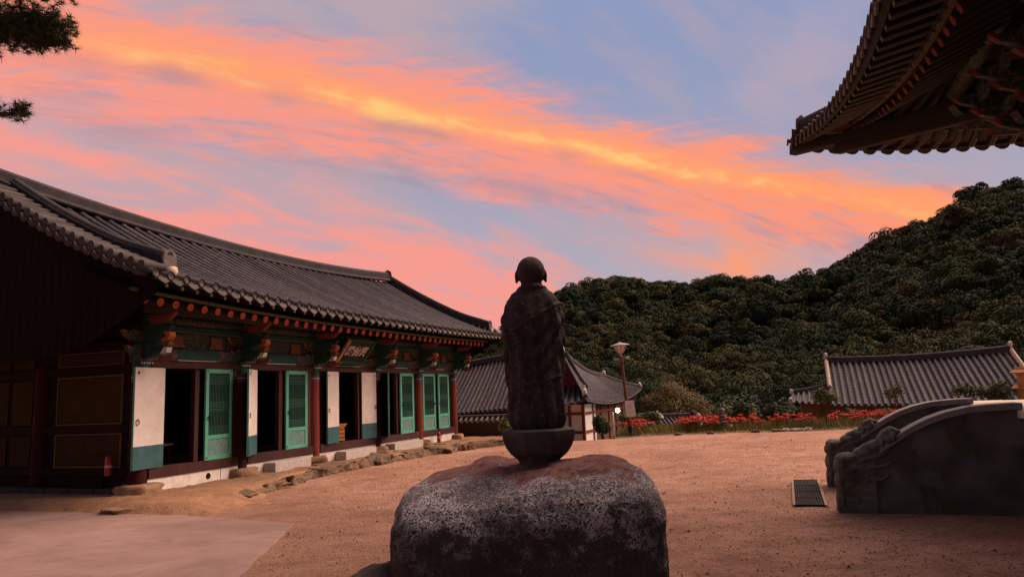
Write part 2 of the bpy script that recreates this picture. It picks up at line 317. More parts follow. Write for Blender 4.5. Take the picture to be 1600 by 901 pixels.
# ------------------------------------------------------------------ mesh helpers
class MB:
    def __init__(s): s.v = []; s.f = []; s.m = []; s.mi = 0
    def add(s, v, f):
        n = len(s.v); s.v += [tuple(p) for p in v]; s.f += [tuple(i + n for i in q) for q in f]; s.m += [s.mi] * len(f); return s
    def box(s, x0, x1, y0, y1, z0, z1):
        return s.add([(x0, y0, z0), (x1, y0, z0), (x1, y1, z0), (x0, y1, z0), (x0, y0, z1), (x1, y0, z1), (x1, y1, z1), (x0, y1, z1)],
                     [(0, 3, 2, 1), (4, 5, 6, 7), (0, 1, 5, 4), (1, 2, 6, 5), (2, 3, 7, 6), (3, 0, 4, 7)])
    def bar(s, p, q, w, h, up=(0, 0, 1)):              # square bar from p to q
        p, q, up = Vector(p), Vector(q), Vector(up); t = (q - p).normalized(); a = t.cross(up).normalized(); n = a.cross(t)
        v = [c + a * (i * w / 2) + n * (j * h / 2) for c in (p, q) for i, j in ((-1, -1), (1, -1), (1, 1), (-1, 1))]
        return s.add(v, [(0, 1, 2, 3), (7, 6, 5, 4), (0, 4, 5, 1), (1, 5, 6, 2), (2, 6, 7, 3), (3, 7, 4, 0)])
    def tube(s, pts, rad, n=8, cap=True):
        pts = [Vector(p) for p in pts]; k = len(pts); rad = rad if hasattr(rad, '__len__') else [rad] * k
        v = []; f = []
        ref = Vector((0, 0, 1))
        for i, p in enumerate(pts):
            t = (pts[min(i + 1, k - 1)] - pts[max(i - 1, 0)]).normalized()
            a = t.cross(ref) if abs(t.dot(ref)) < .95 else t.cross(Vector((0, 1, 0)))
            a.normalize(); b2 = t.cross(a)
            for j in range(n):
                w = 2 * math.pi * j / n; v.append(p + a * (rad[i] * math.cos(w)) + b2 * (rad[i] * math.sin(w)))
        for i in range(k - 1):
            for j in range(n):
                f.append((i * n + j, i * n + (j + 1) % n, (i + 1) * n + (j + 1) % n, (i + 1) * n + j))
        if cap: f.append(tuple(range(n - 1, -1, -1))); f.append(tuple((k - 1) * n + j for j in range(n)))
        return s.add(v, f)
    def lathe(s, prof, n=16, c=(0, 0, 0), cap=True, ang=0., squash=1.):
        v = []; f = []; k = len(prof)
        for r, z in prof:
            for j in range(n):
                w = 2 * math.pi * j / n + ang; v.append((c[0] + r * math.cos(w), c[1] + r * squash * math.sin(w), c[2] + z))
        for i in range(k - 1):
            for j in range(n): f.append((i * n + j, i * n + (j + 1) % n, (i + 1) * n + (j + 1) % n, (i + 1) * n + j))
        if cap: f.append(tuple(range(n - 1, -1, -1))); f.append(tuple((k - 1) * n + j for j in range(n)))
        return s.add(v, f)
    def prism(s, poly, axis, a, b):                    # poly in the other two axes extruded along axis
        def P(u, w, t): return (t, u, w) if axis == 0 else ((u, t, w) if axis == 1 else (u, w, t))
        n = len(poly); v = [P(u, w, a) for u, w in poly] + [P(u, w, b) for u, w in poly]
        f = [tuple(range(n)), tuple(range(2 * n - 1, n - 1, -1))] + [(i, i + n, (i + 1) % n + n, (i + 1) % n) for i in range(n)]
        return s.add(v, f)
    def grid(s, fn, nu, nv):
        v = [fn(i / nu, j / nv) for i in range(nu + 1) for j in range(nv + 1)]
        f = [(i * (nv + 1) + j, (i + 1) * (nv + 1) + j, (i + 1) * (nv + 1) + j + 1, i * (nv + 1) + j + 1) for i in range(nu) for j in range(nv)]
        return s.add(v, f)
    def mesh(s, name, mats, smooth=False, recalc=True):
        me = bpy.data.meshes.new(name); me.from_pydata(s.v, [], s.f)
        for m in (mats if isinstance(mats, (list, tuple)) else [mats]): me.materials.append(M[m] if isinstance(m, str) else m)
        if any(s.m): me.polygons.foreach_set('material_index', s.m)
        if recalc:
            b = bmesh.new(); b.from_mesh(me); bmesh.ops.recalc_face_normals(b, faces=b.faces); b.to_mesh(me); b.free()
        if smooth: me.polygons.foreach_set('use_smooth', [True] * len(me.polygons))
        if smooth == 'auto': me.set_sharp_from_angle(angle=R(40))
        me.update(); return me
    def build(s, name, mats, parent=None, smooth=False, bevel=0., **k):
        return obj(name, s.mesh(name, mats, smooth), parent, bevel=bevel, **k)
def obj(name, me, parent=None, loc=(0, 0, 0), rot=(0, 0, 0), scale=(1, 1, 1), bevel=0., kind=None):
    o = bpy.data.objects.new(name, me); COL.objects.link(o); o.parent = parent
    o.location = loc; o.rotation_euler = rot; o.scale = scale
    if bevel:
        b = o.modifiers.new('bevel', 'BEVEL'); b.width = bevel; b.segments = 2; b.limit_method = 'ANGLE'; b.angle_limit = R(40)
    if kind: o['kind'] = kind
    return o
def thing(name, label, cat, loc=(0, 0, 0), rz=0., group=None):
    o = bpy.data.objects.new(name, None); COL.objects.link(o); o.location = loc; o.rotation_euler = (0, 0, rz); o.empty_display_size = .2
    return tag(o, label, cat, group)
def tag(o, label, cat, group=None):
    o['label'] = label; o['category'] = cat
    if group: o['group'] = group
    return o
def struct(o): o['kind'] = 'structure'; return o
def fbm(p, sc=1., oc=4, seed=0.):
    p = Vector(p) * sc + Vector((seed, seed * .7, -seed)); return mnoise.fractal(p, 1., 2.1, oc)
def rock_mesh(name, mat, size=(1, 1, 1), amp=.18, seed=0., sub=3, sq=.5, flat=0., fr=1.6):
    b = bmesh.new(); bmesh.ops.create_icosphere(b, subdivisions=sub, radius=1.)
    for v in b.verts:
        d = v.co.normalized(); m = max(abs(d.x), abs(d.y), abs(d.z)); k = (1 - sq) + sq / m
        k *= 1 + amp * fbm(d, fr, 4, seed) + amp * .4 * fbm(d, fr * 3.2, 3, seed + 5)
        v.co = Vector((d.x * k * size[0], d.y * k * size[1], d.z * k * size[2]))
        if flat and v.co.z > size[2] * (1 - flat): v.co.z = size[2] * (1 - flat) + (v.co.z - size[2] * (1 - flat)) * .25
    me = bpy.data.meshes.new(name); b.to_mesh(me); b.free(); me.materials.append(M[mat])
    me.polygons.foreach_set('use_smooth', [True] * len(me.polygons)); return me
def arr_mesh(name, verts, nper, mat, cols=None):       # numpy: verts (N*nper,3) of separate n-gons
    me = bpy.data.meshes.new(name); n = len(verts); k = n // nper
    me.vertices.add(n); me.vertices.foreach_set('co', np.ascontiguousarray(verts, dtype=np.float32).ravel())
    me.loops.add(n); me.loops.foreach_set('vertex_index', np.arange(n, dtype=np.int32))
    me.polygons.add(k); me.polygons.foreach_set('loop_start', np.arange(0, n, nper, dtype=np.int32))
    try: me.polygons.foreach_set('loop_total', np.full(k, nper, dtype=np.int32))
    except Exception: pass
    me.materials.append(M[mat])
    if cols is not None:
        a = me.color_attributes.new('Col', 'FLOAT_COLOR', 'POINT'); c = np.ones((n, 4), np.float32); c[:, :3] = cols; a.data.foreach_set('color', c.ravel())
    me.update(); me.validate(); return me
def leaf_quads(cen, nrm, size, rng):                   # leaf quads facing roughly nrm
    n = len(cen); t = rng.normal(size=(n, 3)); nr = nrm + rng.normal(size=(n, 3)) * .35; nr /= np.linalg.norm(nr, axis=1, keepdims=True) + 1e-9
    a = np.cross(nr, t); a /= np.linalg.norm(a, axis=1, keepdims=True) + 1e-9; b = np.cross(nr, a)
    s = (size * rng.uniform(.6, 1.3, n))[:, None]
    q = np.stack([cen - a * s, cen - b * s * .6, cen + a * s, cen + b * s * .6], 1)
    return q.reshape(-1, 3)
def crown(cen, rad, n, size, rng, lobes=7, flat=.8, shell=.55, dark=True, lobe_r=(.38, .6)):
    """leaf centres and normals of a lobed crown"""
    lc = rng.normal(size=(lobes, 3)); lc /= np.linalg.norm(lc, axis=1, keepdims=True); lc[:, 2] = np.abs(lc[:, 2]) * 1.1 - .25
    lc *= rng.uniform(.35, .75, (lobes, 1)); lr = rng.uniform(*lobe_r, lobes)
    lc[0] = (0, 0, .1); lr[0] = .65
    w = rng.choice(lobes, n, p=lr ** 2 / (lr ** 2).sum()); d = rng.normal(size=(n, 3)); d /= np.linalg.norm(d, axis=1, keepdims=True); d[:, 2] = np.where(d[:, 2] < -.3, -d[:, 2], d[:, 2])
    p = lc[w] + d * (lr[w] * rng.uniform(shell, 1.05, n))[:, None]
    p = p * rad; p[:, 2] *= flat
    nn = d + np.array([0, 0, .25]); return p + cen, nn

# ================================================================== ground
def smooth01(a, b, x): t = min(1, max(0, (x - a) / (b - a))); return t * t * (3 - 2 * t)
def ground_z(x, y):
    z = -2.1 * smooth01(33, 41, y) * smooth01(1.5, 6, x)
    z += -.75 * smooth01(29.5, 34, y) * (1 - smooth01(1.5, 6, x))
    z += -1.3 * smooth01(40, 55, y) * (1 - smooth01(1.5, 6, x))
    if abs(x) < 16 and -6 < y < 31: z += .012 * fbm((x, y, 0), .6, 4) + .008 * fbm((x, y, 0), 2.5, 3, 4.)
    return z
mb = MB(); xs = [-600, -250, -120, -70, -45, -30, -22] + list(np.linspace(-17, 17, 137)) + [22, 30, 45, 70, 120, 250, 600]
ys = [-300, -100, -40, -15, -6] + list(np.linspace(-3, 32, 141)) + [33, 34, 35, 36, 37, 38, 39, 40, 41, 43, 46, 50, 55, 65, 90, 160, 400, 900]
nx, ny = len(xs), len(ys)
mb.add([(x, y, ground_z(x, y)) for x in xs for y in ys], [(i * ny + j, (i + 1) * ny + j, (i + 1) * ny + j + 1, i * ny + j + 1) for i in range(nx - 1) for j in range(ny - 1)])
struct(mb.build('ground', 'sand', smooth=True))

# loose gravel and crumbs on the sand: nobody could count them
n = 17000; gx = RNG.uniform(-7, 10, n); gy = 5.5 + RNG.uniform(0, 1, n) ** 1.6 * 22
v = []
gs = RNG.uniform(.006, .019, n) * np.where(RNG.uniform(0, 1, n) > .975, 2.2, 1)
gc = []
for x, y, s in zip(gx, gy, gs):
    if x < -3.0 - (y - 8) * .2 and y < 17: continue
    z = ground_z(x, y); a = random.random() * 6.28
    tp = Vector((x, y, z + s * .8)); ring = [Vector((x + s * math.cos(a + k * 2.094), y + s * math.sin(a + k * 2.094), z - .003)) for k in range(3)]
    for k in range(3): v += [ring[k], ring[(k + 1) % 3], tp]
struct_g = obj('gravel', arr_mesh('gravel', np.array(v), 3, 'stone_brown'), kind='stuff')
tag(struct_g, 'fine brown gravel scattered over the sandy courtyard', 'gravel')

# concrete slab
poly = [(-3.84, 12.32), (-4.9, 12.9), (-6.78, 13.95), (-8.3, 14.9), (-9.91, 15.9), (-12.1, 16.7), (-18, 17.6), (-18, 1.2), (-2.62, 1.2), (-3.41, 8.87)]
pp = []
for i in range(len(poly)):
    a, b = Vector(poly[i]), Vector(poly[(i + 1) % len(poly)]); k = max(1, int((b - a).length / .3))
    for j in range(k):
        q = a.lerp(b, j / k); w = .025 if j else 0
        pp.append((q.x + random.uniform(-w, w), q.y + random.uniform(-w, w)))
o = struct(MB().prism(pp, 2, -.08, .035).build('pavement', 'concrete', bevel=.012))

# ================================================================== left temple hall
L_ = 16.0
CX = [0, 3.12, 6.25, 9.75, 12.88, 16.0]
hall = thing('temple_hall', 'long low temple hall with grey tiled gable roof, red columns and open green doors', 'temple', O, RZ)
# --- terrace (earth shelf the hall stands on), in the same frame
ter = bpy.data.objects.new('terrace', None)
def curb_y(X): return float(np.interp(X, [-2, .2, 1.7, 3.5, 5, 8.4, 12, 15.2, 18.5], [-2.9, -2.3, -1.85, -1.35, -1.15, -1.2, -1.72, -2.5, -3.3]))
def ter_z(X, Y):
    c = curb_y(X); w = .12 + .9 * (1 - smooth01(.2, 3.2, X))
    z = -.185 - .235 * (1 - smooth01(c - w * .8, c + w * .45, Y))
    z += .035 * fbm((X, Y, 0), 1.3, 4, 3.) + .02 * fbm((X, Y, 0), 4., 3, 8.)
    z -= .40 * (1 - smooth01(-1.9, -.9, X))
    return z
mb = MB(); tx = np.linspace(-1.9, 18.3, 150); ty = list(np.linspace(-4.2, .3, 60)) + [1.5, 4, 7.5]
vv = [(X, Y, max(ter_z(X, Y), -.47)) for X in tx for Y in ty]; k = len(ty)
mb.add(vv, [(i * k + j, (i + 1) * k + j, (i + 1) * k + j + 1, i * k + j + 1) for i in range(len(tx) - 1) for j in range(k - 1)])
ter = obj('terrace', mb.mesh('terrace', 'earth', True), None, O, (0, 0, RZ)); struct(ter)
# kerb stones along the terrace edge
X = .7; i = 0
stone_meshes = [rock_mesh('stone', 'stone_brown', (1, 1, 1), .36, s * 3.7, 4, .8, .25, 1.3) for s in range(9)]
while X < 18.2:
    Ls = random.uniform(.34, .90); Y = curb_y(X + Ls / 2) + random.uniform(-.06, .06)
    h = random.uniform(.17, .25) * (.6 + .4 * smooth01(1, 5, X))
    dyc = curb_y(X + Ls) - curb_y(X)
    obj('stone', stone_meshes[i % 9], ter, (X + Ls / 2, Y, -.36 + random.uniform(-.03, .03)), (random.uniform(-.3, .2), random.uniform(-.12, .12), math.atan2(dyc, Ls) + random.uniform(-.2, .2)), (Ls * .60, random.uniform(.16, .32), h))
    X += Ls * random.uniform(.75, 1.05); i += 1
tan_meshes = [rock_mesh('stone', 'stone_tan', (1, 1, 1), .3, 90 + s * 2.3, 4, .8, .3, 1.2) for s in range(4)]
for (X, Y, a, b, c, z) in [(-.2, -1.75, .75, .34, .16, -.36), (.75, -2.15, .42, .26, .13, -.40), (.05, -.70, .85, .32, .15, -.30), (2.0, -1.0, .55, .24, .09, -.25), (1.0, -1.45, .5, .3, .12, -.31), (2.4, -1.75, .34, .2, .12, -.38), (5.8, -.75, .34, .2, .10, -.22), (-1.0, -1.0, .5, .34, .16, -.40), (-.9, -1.9, .4, .25, .1, -.43), (3.6, -.85, .4, .18, .08, -.24), (9.6, -.6, .45, .25, .10, -.2), (13.0, -.9, .4, .25, .1, -.22)]:
    obj('stone', tan_meshes[i % 4], ter, (X, Y, z), (0, 0, random.uniform(-.4, .4)), (a, b, c)); i += 1
# column footing stones
for n_, X in enumerate(CX):
    obj('footing_stone', rock_mesh('footing_stone', 'stone_tan', (.47, .40, .19), .22, 11 + n_, 3, .55, .25), hall, (X, -.05, -.13), (0, 0, random.uniform(0, 1)))
# --- columns
def column(X, Y, paint, bands=True, h=2.72):
    c = MB().lathe([(.19, 0), (.195, .3), (.19, 1.4), (.18, h)], 20, (X, Y, 0)).build('column', paint, hall, 'auto')
    if bands:
        z = h
        for mat, dzb in (('dan_green', .30), ('dan_pink', .07), ('dan_white', .02), ('dan_blue', .07), ('dan_pink', .03)):
            MB().lathe([(.1865, z - dzb + .001), (.1865, z - .001)], 20, (X, Y, 0), cap=True).build('painted_band', mat, c, 'auto'); z -= dzb
    return c
for i, X in enumerate(CX): column(X, 0, 'red_col_dark' if i in (0, 1, 3) else 'red_col')  # first, second and fourth front columns take the darker red
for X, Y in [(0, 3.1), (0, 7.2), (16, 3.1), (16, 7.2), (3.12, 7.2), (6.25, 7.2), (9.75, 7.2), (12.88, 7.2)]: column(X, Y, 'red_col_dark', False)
# --- front wall per bay
leafW = dict()
def make_leaf(sign):
    """one leaf of unit width: outside green lattice (-y), inside papered (+y)"""
    H = 2.22; T = .022
    def sxr(a, b): return (a, b) if sign > 0 else (-b, -a)
    fr = MB()
    for a, b, z0, z1 in ((0, .11, 0, H), (.89, 1, 0, H), (.11, .89, 0, .10), (.11, .89, .50, .60), (.11, .89, H - .10, H)):
        x0, x1 = sxr(a, b); fr.box(x0, x1, -T, T, z0, z1)
    bk = MB(); x0, x1 = sxr(.08, .92); bk.box(x0, x1, .004, .012, .56, H - .06)
    lat = MB()
    for i in range(15):
        a = .085 + .83 * (i + .5) / 15; x0, x1 = sxr(a - .006, a + .006); lat.box(x0, x1, -.016, .003, .585, H - .085)
    for zc in (.70, 1.29, 1.95):
        for i in range(6):
            z = zc + (i - 2.5) * .042; x0, x1 = sxr(.085, .915); lat.box(x0, x1, -.019, .001, z - .006, z + .006)
    pn = MB(); x0, x1 = sxr(.08, .92); pn.box(x0, x1, -.006, .015, .08, .51)
    pap = MB(); x0, x1 = sxr(.0, 1.); pap.box(x0, x1, T + .001, T + .005, .50, H)
    teal = MB(); x0, x1 = sxr(.0, 1.0); teal.box(x0, x1, T + .001, T + .010, .0, .497)
    pegs = MB()
    for a in (.06, .94):
        for z in (.06, H - .05):
            x0, x1 = sxr(a - .016, a + .016); pegs.box(x0, x1, -T - .012, -T + .001, z - .016, z + .016)
    ring = MB(); cx = .90 * sign; z0 = 1.02
    ring.tube([(cx + .055 * math.cos(w), T + .022, z0 + .055 * math.sin(w)) for w in np.linspace(0, 2 * math.pi, 17)], .008, 6, False)
    ring.tube([(cx, T, z0 + .055), (cx, T + .035, z0 + .055)], .014, 6)
    ring2 = MB(); ring2.tube([(cx + .04 * math.cos(w), -T - .02, z0 + .04 * math.sin(w)) for w in np.linspace(0, 2 * math.pi, 13)], .009, 6, False)
    ring2.tube([(cx, -T, z0 + .04), (cx, -T - .035, z0 + .04)], .014, 6)
    hook = MB(); hook.tube([(cx + .02 * math.cos(w), T + .012, H - .12 + .03 * math.sin(w)) for w in np.linspace(0, 2 * math.pi, 11)], .007, 5, False)
    return [('door_leaf', fr.mesh('door_leaf', 'green_door')), ('lattice_backing', bk.mesh('lattice_backing', 'green_paper')), ('lattice', lat.mesh('lattice', 'green_slat')),
            ('lower_panel', pn.mesh('lower_panel', 'grey_teal')), ('paper_lining', pap.mesh('paper_lining', 'paper')), ('lower_lining', teal.mesh('lower_lining', 'teal_panel')),
            ('peg', pegs.mesh('peg', 'iron')), ('ring_handle', ring.mesh('ring_handle', 'iron', True)), ('ring_handle', ring2.mesh('ring_handle', 'iron', True)), ('hook', hook.mesh('hook', 'iron', True))]
LEAF = {1: make_leaf(1), -1: make_leaf(-1)}
def leaf(hinge, sign, ang, w, label=None):
    me = LEAF[sign]; d = obj(me[0][0], me[0][1], hall, (hinge, -.10, .335), (0, 0, -sign * R(ang)), (w, 1, 1))
    for nme, m in me[1:]: obj(nme, m, d)
    if label: d['label'] = label
leaf(.56, 1, 171, .95, 'leaf swung open showing white paper lining with ring handle'); leaf(2.72, -1, 3, .95)
leaf(3.64, 1, 151, .98, 'leaf swung open seen edgewise showing its white lining'); leaf(5.83, -1, 2, 1.02)
leaf(7.42, 1, 172, .74, 'narrow leaf folded back showing white paper'); leaf(8.76, -1, 172, .74, 'narrow leaf folded back showing white paper')
leaf(10.52, 1, 149, 1.0, 'leaf standing open edge on'); leaf(12.36, -1, 2, 1.08)
leaf(13.10, 1, 0, 1.06); leaf(15.42, -1, 2, 1.05)
OPEN = [(.56, 1.52, 1.66, 2.72), (3.64, 4.60, 4.76, 5.84), (7.42, 8.58, None, None), (10.52, 11.12, 11.25, 12.38), (13.08, 14.18, 14.32, 15.44)]
vent = None
for b in range(5):
    x0, x1 = CX[b] + .17, CX[b + 1] - .17; a, c_, d, e = OPEN[b]
    MB().box(x0, x1, -.13, .10, 2.555, 2.715).build('lintel', 'red_wood', hall, bevel=.008)
    MB().box(x0, x1, -.15, .12, .095, .335).build('sill', 'red_wood', hall, bevel=.008)
    MB().box(x0, x1, -.12, .08, -.30, .094).build('plinth', 'white_plinth', hall)
    rs = [(x0, a - .075)] + ([(c_, d)] if d else []) + [((e if e else c_ + .08), x1)]
    for q, (u, v2) in enumerate(rs):
        if v2 - u < .3: MB().box(u, v2, -.07, .07, .336, 2.554).build('jamb_post', 'red_wood', hall, bevel=.008)
        else: MB().box(u, v2, -.03, .06, .336, 2.554).build('wall_panel', 'dark_wood', hall)
    for u in ((a - .075, a), ) + (((c_, c_ + .08),) if not d else ()):
        MB().box(u[0], u[1], -.075, .075, .336, 2.554).build('jamb_post', 'red_wood', hall, bevel=.008)
pip = MB().tube([(1.95, -.127, -.045), (1.95, -.119, -.045)], .075, 18).build('vent_hole', 'interior', hall)
MB().box(2.35, 2.362, -.124, -.119, -.16, .093).build('plinth_joint', 'dark_wood', hall)
# floor, inner and outer walls
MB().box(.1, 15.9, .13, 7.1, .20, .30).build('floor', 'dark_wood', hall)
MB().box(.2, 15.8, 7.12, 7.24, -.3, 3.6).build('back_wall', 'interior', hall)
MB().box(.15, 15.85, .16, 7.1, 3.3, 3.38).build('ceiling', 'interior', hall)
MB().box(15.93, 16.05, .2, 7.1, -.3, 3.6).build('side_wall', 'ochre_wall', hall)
# near side wall (X = 0 plane): timber frame with ochre infill panels
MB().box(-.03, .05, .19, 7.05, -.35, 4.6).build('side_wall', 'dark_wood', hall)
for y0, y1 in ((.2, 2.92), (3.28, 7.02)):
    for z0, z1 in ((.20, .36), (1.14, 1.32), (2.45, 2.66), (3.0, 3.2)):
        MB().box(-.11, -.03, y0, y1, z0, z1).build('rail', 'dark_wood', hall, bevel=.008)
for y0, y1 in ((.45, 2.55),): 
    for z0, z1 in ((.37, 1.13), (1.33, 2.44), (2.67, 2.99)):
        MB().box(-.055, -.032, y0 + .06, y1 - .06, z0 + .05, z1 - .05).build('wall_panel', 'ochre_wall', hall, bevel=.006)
        f = MB()
        for q in ((y0, y1, z0, z0 + .035), (y0, y1, z1 - .035, z1), (y0, y0 + .035, z0 + .035, z1 - .035), (y1 - .035, y1, z0 + .035, z1 - .035)): f.box(-.07, -.032, *q)
        f.build('panel_frame', 'dan_yellow', hall)
for y0, y1 in ((3.4, 4.1), (4.25, 5.2), (5.35, 6.9)):
    for z0, z1 in ((.37, 1.13), (1.33, 2.44), (2.67, 2.99)): MB().box(-.055, -.032, y0, y1, z0 + .03, z1 - .03).build('wall_panel', 'ochre_wall', hall, bevel=.006)
MB().box(-.13, -.02, .9, 2.5, -.06, .19).build('vent_opening', 'interior', hall)
for j in range(9):
    y0 = .25 + j * .78; MB().box(-.24, -.04, y0 + .01, y0 + .76, -.55, -.07).build('foundation_stone', 'granite_dark', hall, bevel=.02)
# --- beams, frieze and brackets
for b in range(5):
    x0, x1 = CX[b] + .17, CX[b + 1] - .17; w = x1 - x0; xc = (x0 + x1) / 2
    bm = MB().box(x0, x1, -.10, .12, 2.725, 3.02).build('tie_beam', 'dan_green', hall, bevel=.01)
    MB().box(xc - w * .22, xc + w * .22, -.108, -.101, 2.76, 2.99).build('painted_panel', 'dan_teal', bm)
    MB().box(xc - w * .22, xc + w * .22, -.109, -.101, 2.737, 2.755).build('painted_line', 'dan_white', bm)
    for s in (-1, 1):
        MB().box(*sorted((xc + s * w * .23, xc + s * w * .49)), -.108, -.101, 2.735, 3.01).build('painted_scroll', 'dan_pattern', bm)
    MB().box(x0, x1, -.02, .08, 3.021, 3.40).build('frieze_panel', 'dan_pattern2', hall)
    k = 2 if w > 2 else 1
    for j in range(2):
        xm = x0 + w * (.27 + .46 * j)
        MB().prism([(xm - .27, 3.06), (xm + .27, 3.06), (xm + .17, 3.20), (xm + .20, 3.36), (xm - .20, 3.36), (xm - .17, 3.20)], 1, -.075, -.021).build('lotus_block', 'dan_yellow', hall, bevel=.01)
        MB().prism([(xm - .12, 3.09), (xm + .15, 3.09), (xm + .10, 3.19), (xm, 3.28), (xm - .10, 3.19)], 1, -.081, -.0755).build('lotus_relief', 'dan_pink', hall)
    MB().box(x0 - .17, x1 + .17, -.14, .10, 3.405, 3.56).build('eave_beam', 'dan_green', hall, bevel=.01)
    MB().box(x0 - .16, x1 + .16, -.149, -.141, 3.41, 3.43).build('painted_line', 'strip_green', hall)
    MB().box(xc - w * .3, xc + w * .3, -.149, -.141, 3.44, 3.545).build('painted_panel', 'dan_teal', hall)
    MB().tube([(x0 - .17, -.02, 3.68), (x1 + .17, -.02, 3.68)], .13, 14).build('purlin', 'dan_pattern', hall, True)
# bracket sets
def curl(pts, w):
    return pts
arm1 = [(.3, 2.78), (-.35, 2.78), (-.55, 2.86), (-.74, 2.98), (-.80, 3.05), (-.66, 3.06), (-.52, 3.02), (-.42, 3.05), (-.30, 3.12), (.3, 3.12)]
arm2 = [(.3, 3.13), (-.42, 3.13), (-.62, 3.20), (-.86, 3.36), (-.93, 3.45), (-.78, 3.43), (-.6, 3.40), (-.48, 3.46), (-.34, 3.52), (.3, 3.52)]
head = [(-.70, 3.10), (-.84, 3.13), (-.93, 3.22), (-.90, 3.31), (-.78, 3.34), (-.72, 3.29), (-.80, 3.25), (-.78, 3.19), (-.68, 3.18)]
scal = [(-.56, 2.80), (-.68, 2.74), (-.76, 2.80), (-.74, 2.92), (-.62, 2.86)]
mA = MB().prism(arm1, 0, -.065, .065).prism(arm2, 0, -.06, .06).mesh('bracket_arm', 'dan_green')
mH = MB().prism(head, 0, -.085, .085).mesh('bracket_head', 'dan_orange')
mHy = MB().prism([(-.70, 2.98), (-.86, 3.02), (-.90, 3.10), (-.80, 3.12), (-.70, 3.09)], 0, -.075, .075).mesh('bracket_tongue', 'dan_yellow')
mHw = MB().prism([(-.62, 2.84), (-.80, 2.86), (-.84, 2.97), (-.74, 2.98)], 0, -.068, .068).mesh('bracket_scale', 'dan_white')
mT = MB().prism([(-.55, 2.70), (-.72, 2.66), (-.98, 2.74), (-1.02, 2.79), (-.8, 2.77), (-.6, 2.80)], 0, -.055, .055).mesh('bracket_lower_tongue', 'dan_pink')
latx = MB()
for s in (-1, 1):
    latx.prism([(0, 2.76), (s * .30, 2.80), (s * .46, 2.94), (s * .50, 3.04), (s * .34, 3.02), (s * .28, 3.10), (0, 3.10)], 1, -.125, -.02)
    latx.prism([(0, 3.14), (s * .38, 3.16), (s * .56, 3.28), (s * .62, 3.38), (s * .44, 3.36), (s * .36, 3.40), (0, 3.40)], 1, -.125, -.02)
mL = latx.mesh('bracket_wing', 'dan_pattern')
mLt = MB().prism([(.44, 2.95), (.50, 3.045), (.41, 3.03)], 1, -.14, -.126).prism([(-.44, 2.95), (-.50, 3.045), (-.41, 3.03)], 1, -.14, -.126).prism([(.54, 3.29), (.62, 3.385), (.52, 3.37)], 1, -.14, -.126).prism([(-.54, 3.29), (-.62, 3.385), (-.52, 3.37)], 1, -.14, -.126).mesh('bracket_wing_tip', 'dan_orange')
mK = MB().box(-.17, .17, -.17, .17, 2.70, 2.775).mesh('bearing_block', 'dan_pattern')
mD = MB()
for dxx in (-.14, -.07, 0, .07, .14): mD.tube([(dxx, -.196, 2.66), (dxx, -.19, 2.66)], .02, 8)
mD = mD.mesh('painted_dot', 'dan_white')
mU = MB().prism([(-.3, 3.5), (-.78, 3.56), (-.98, 3.70), (-1.0, 3.76), (-.82, 3.70), (-.3, 3.72)], 0, -.05, .05).mesh('bracket_upper_tip', 'dan_pink')
for X in CX:
    br = obj('bracket', mA, hall, (X, 0, 0))
    for nme, m in (('bracket_head', mH), ('bracket_tongue', mHy), ('bracket_scale', mHw), ('bracket_lower_tongue', mT), ('bracket_wing', mL), ('bracket_wing_tip', mLt), ('bearing_block', mK), ('painted_dot', mD), ('bracket_upper_tip', mU)): obj(nme, m, br)
# --- roof surface
XA, XB = -1.50, 17.45
def rise(X):
    t = (X - 8) / 9.5; return (.25 if t < 0 else .13) * abs(t) ** 2.4
def roof_z(X, Y):
    t = Y + 1.9; f = 1 - min(1, max(0, t / 5.5))
    rz_ = .30 * ((X - 7.5) / 9.2) ** 2
    return 4.10 + .37 * t + .0205 * t * t + rise(X) * f + rz_ * (1 - f) ** 1.5
NR = 46; SPX = (XB - XA) / NR
def scal_deck(X0, X1, y0, y1, nper, rows, zf, depth=.035, ny_=24):
    mbk = MB(); nu = rows * nper
    def fn(u, w):
        X = X0 + (X1 - X0) * u; Y = y0 + (y1 - y0) * w
        return (X, Y, zf(X, Y) - depth * math.sin(math.pi * ((u * rows) % 1.0)))
    mbk.grid(fn, nu, ny_)
    return mbk
scal_deck(XA, XB, -1.93, 3.55, 6, NR, roof_z).build('roof_deck', 'tile', hall, True)
MB().grid(lambda u, w: (XA + (XB - XA) * u, 3.6 + 5.5 * w, roof_z(XA + (XB - XA) * u, 3.6 - 5.5 * w)), 24, 12).build('rear_roof_deck', 'tile', hall, True)
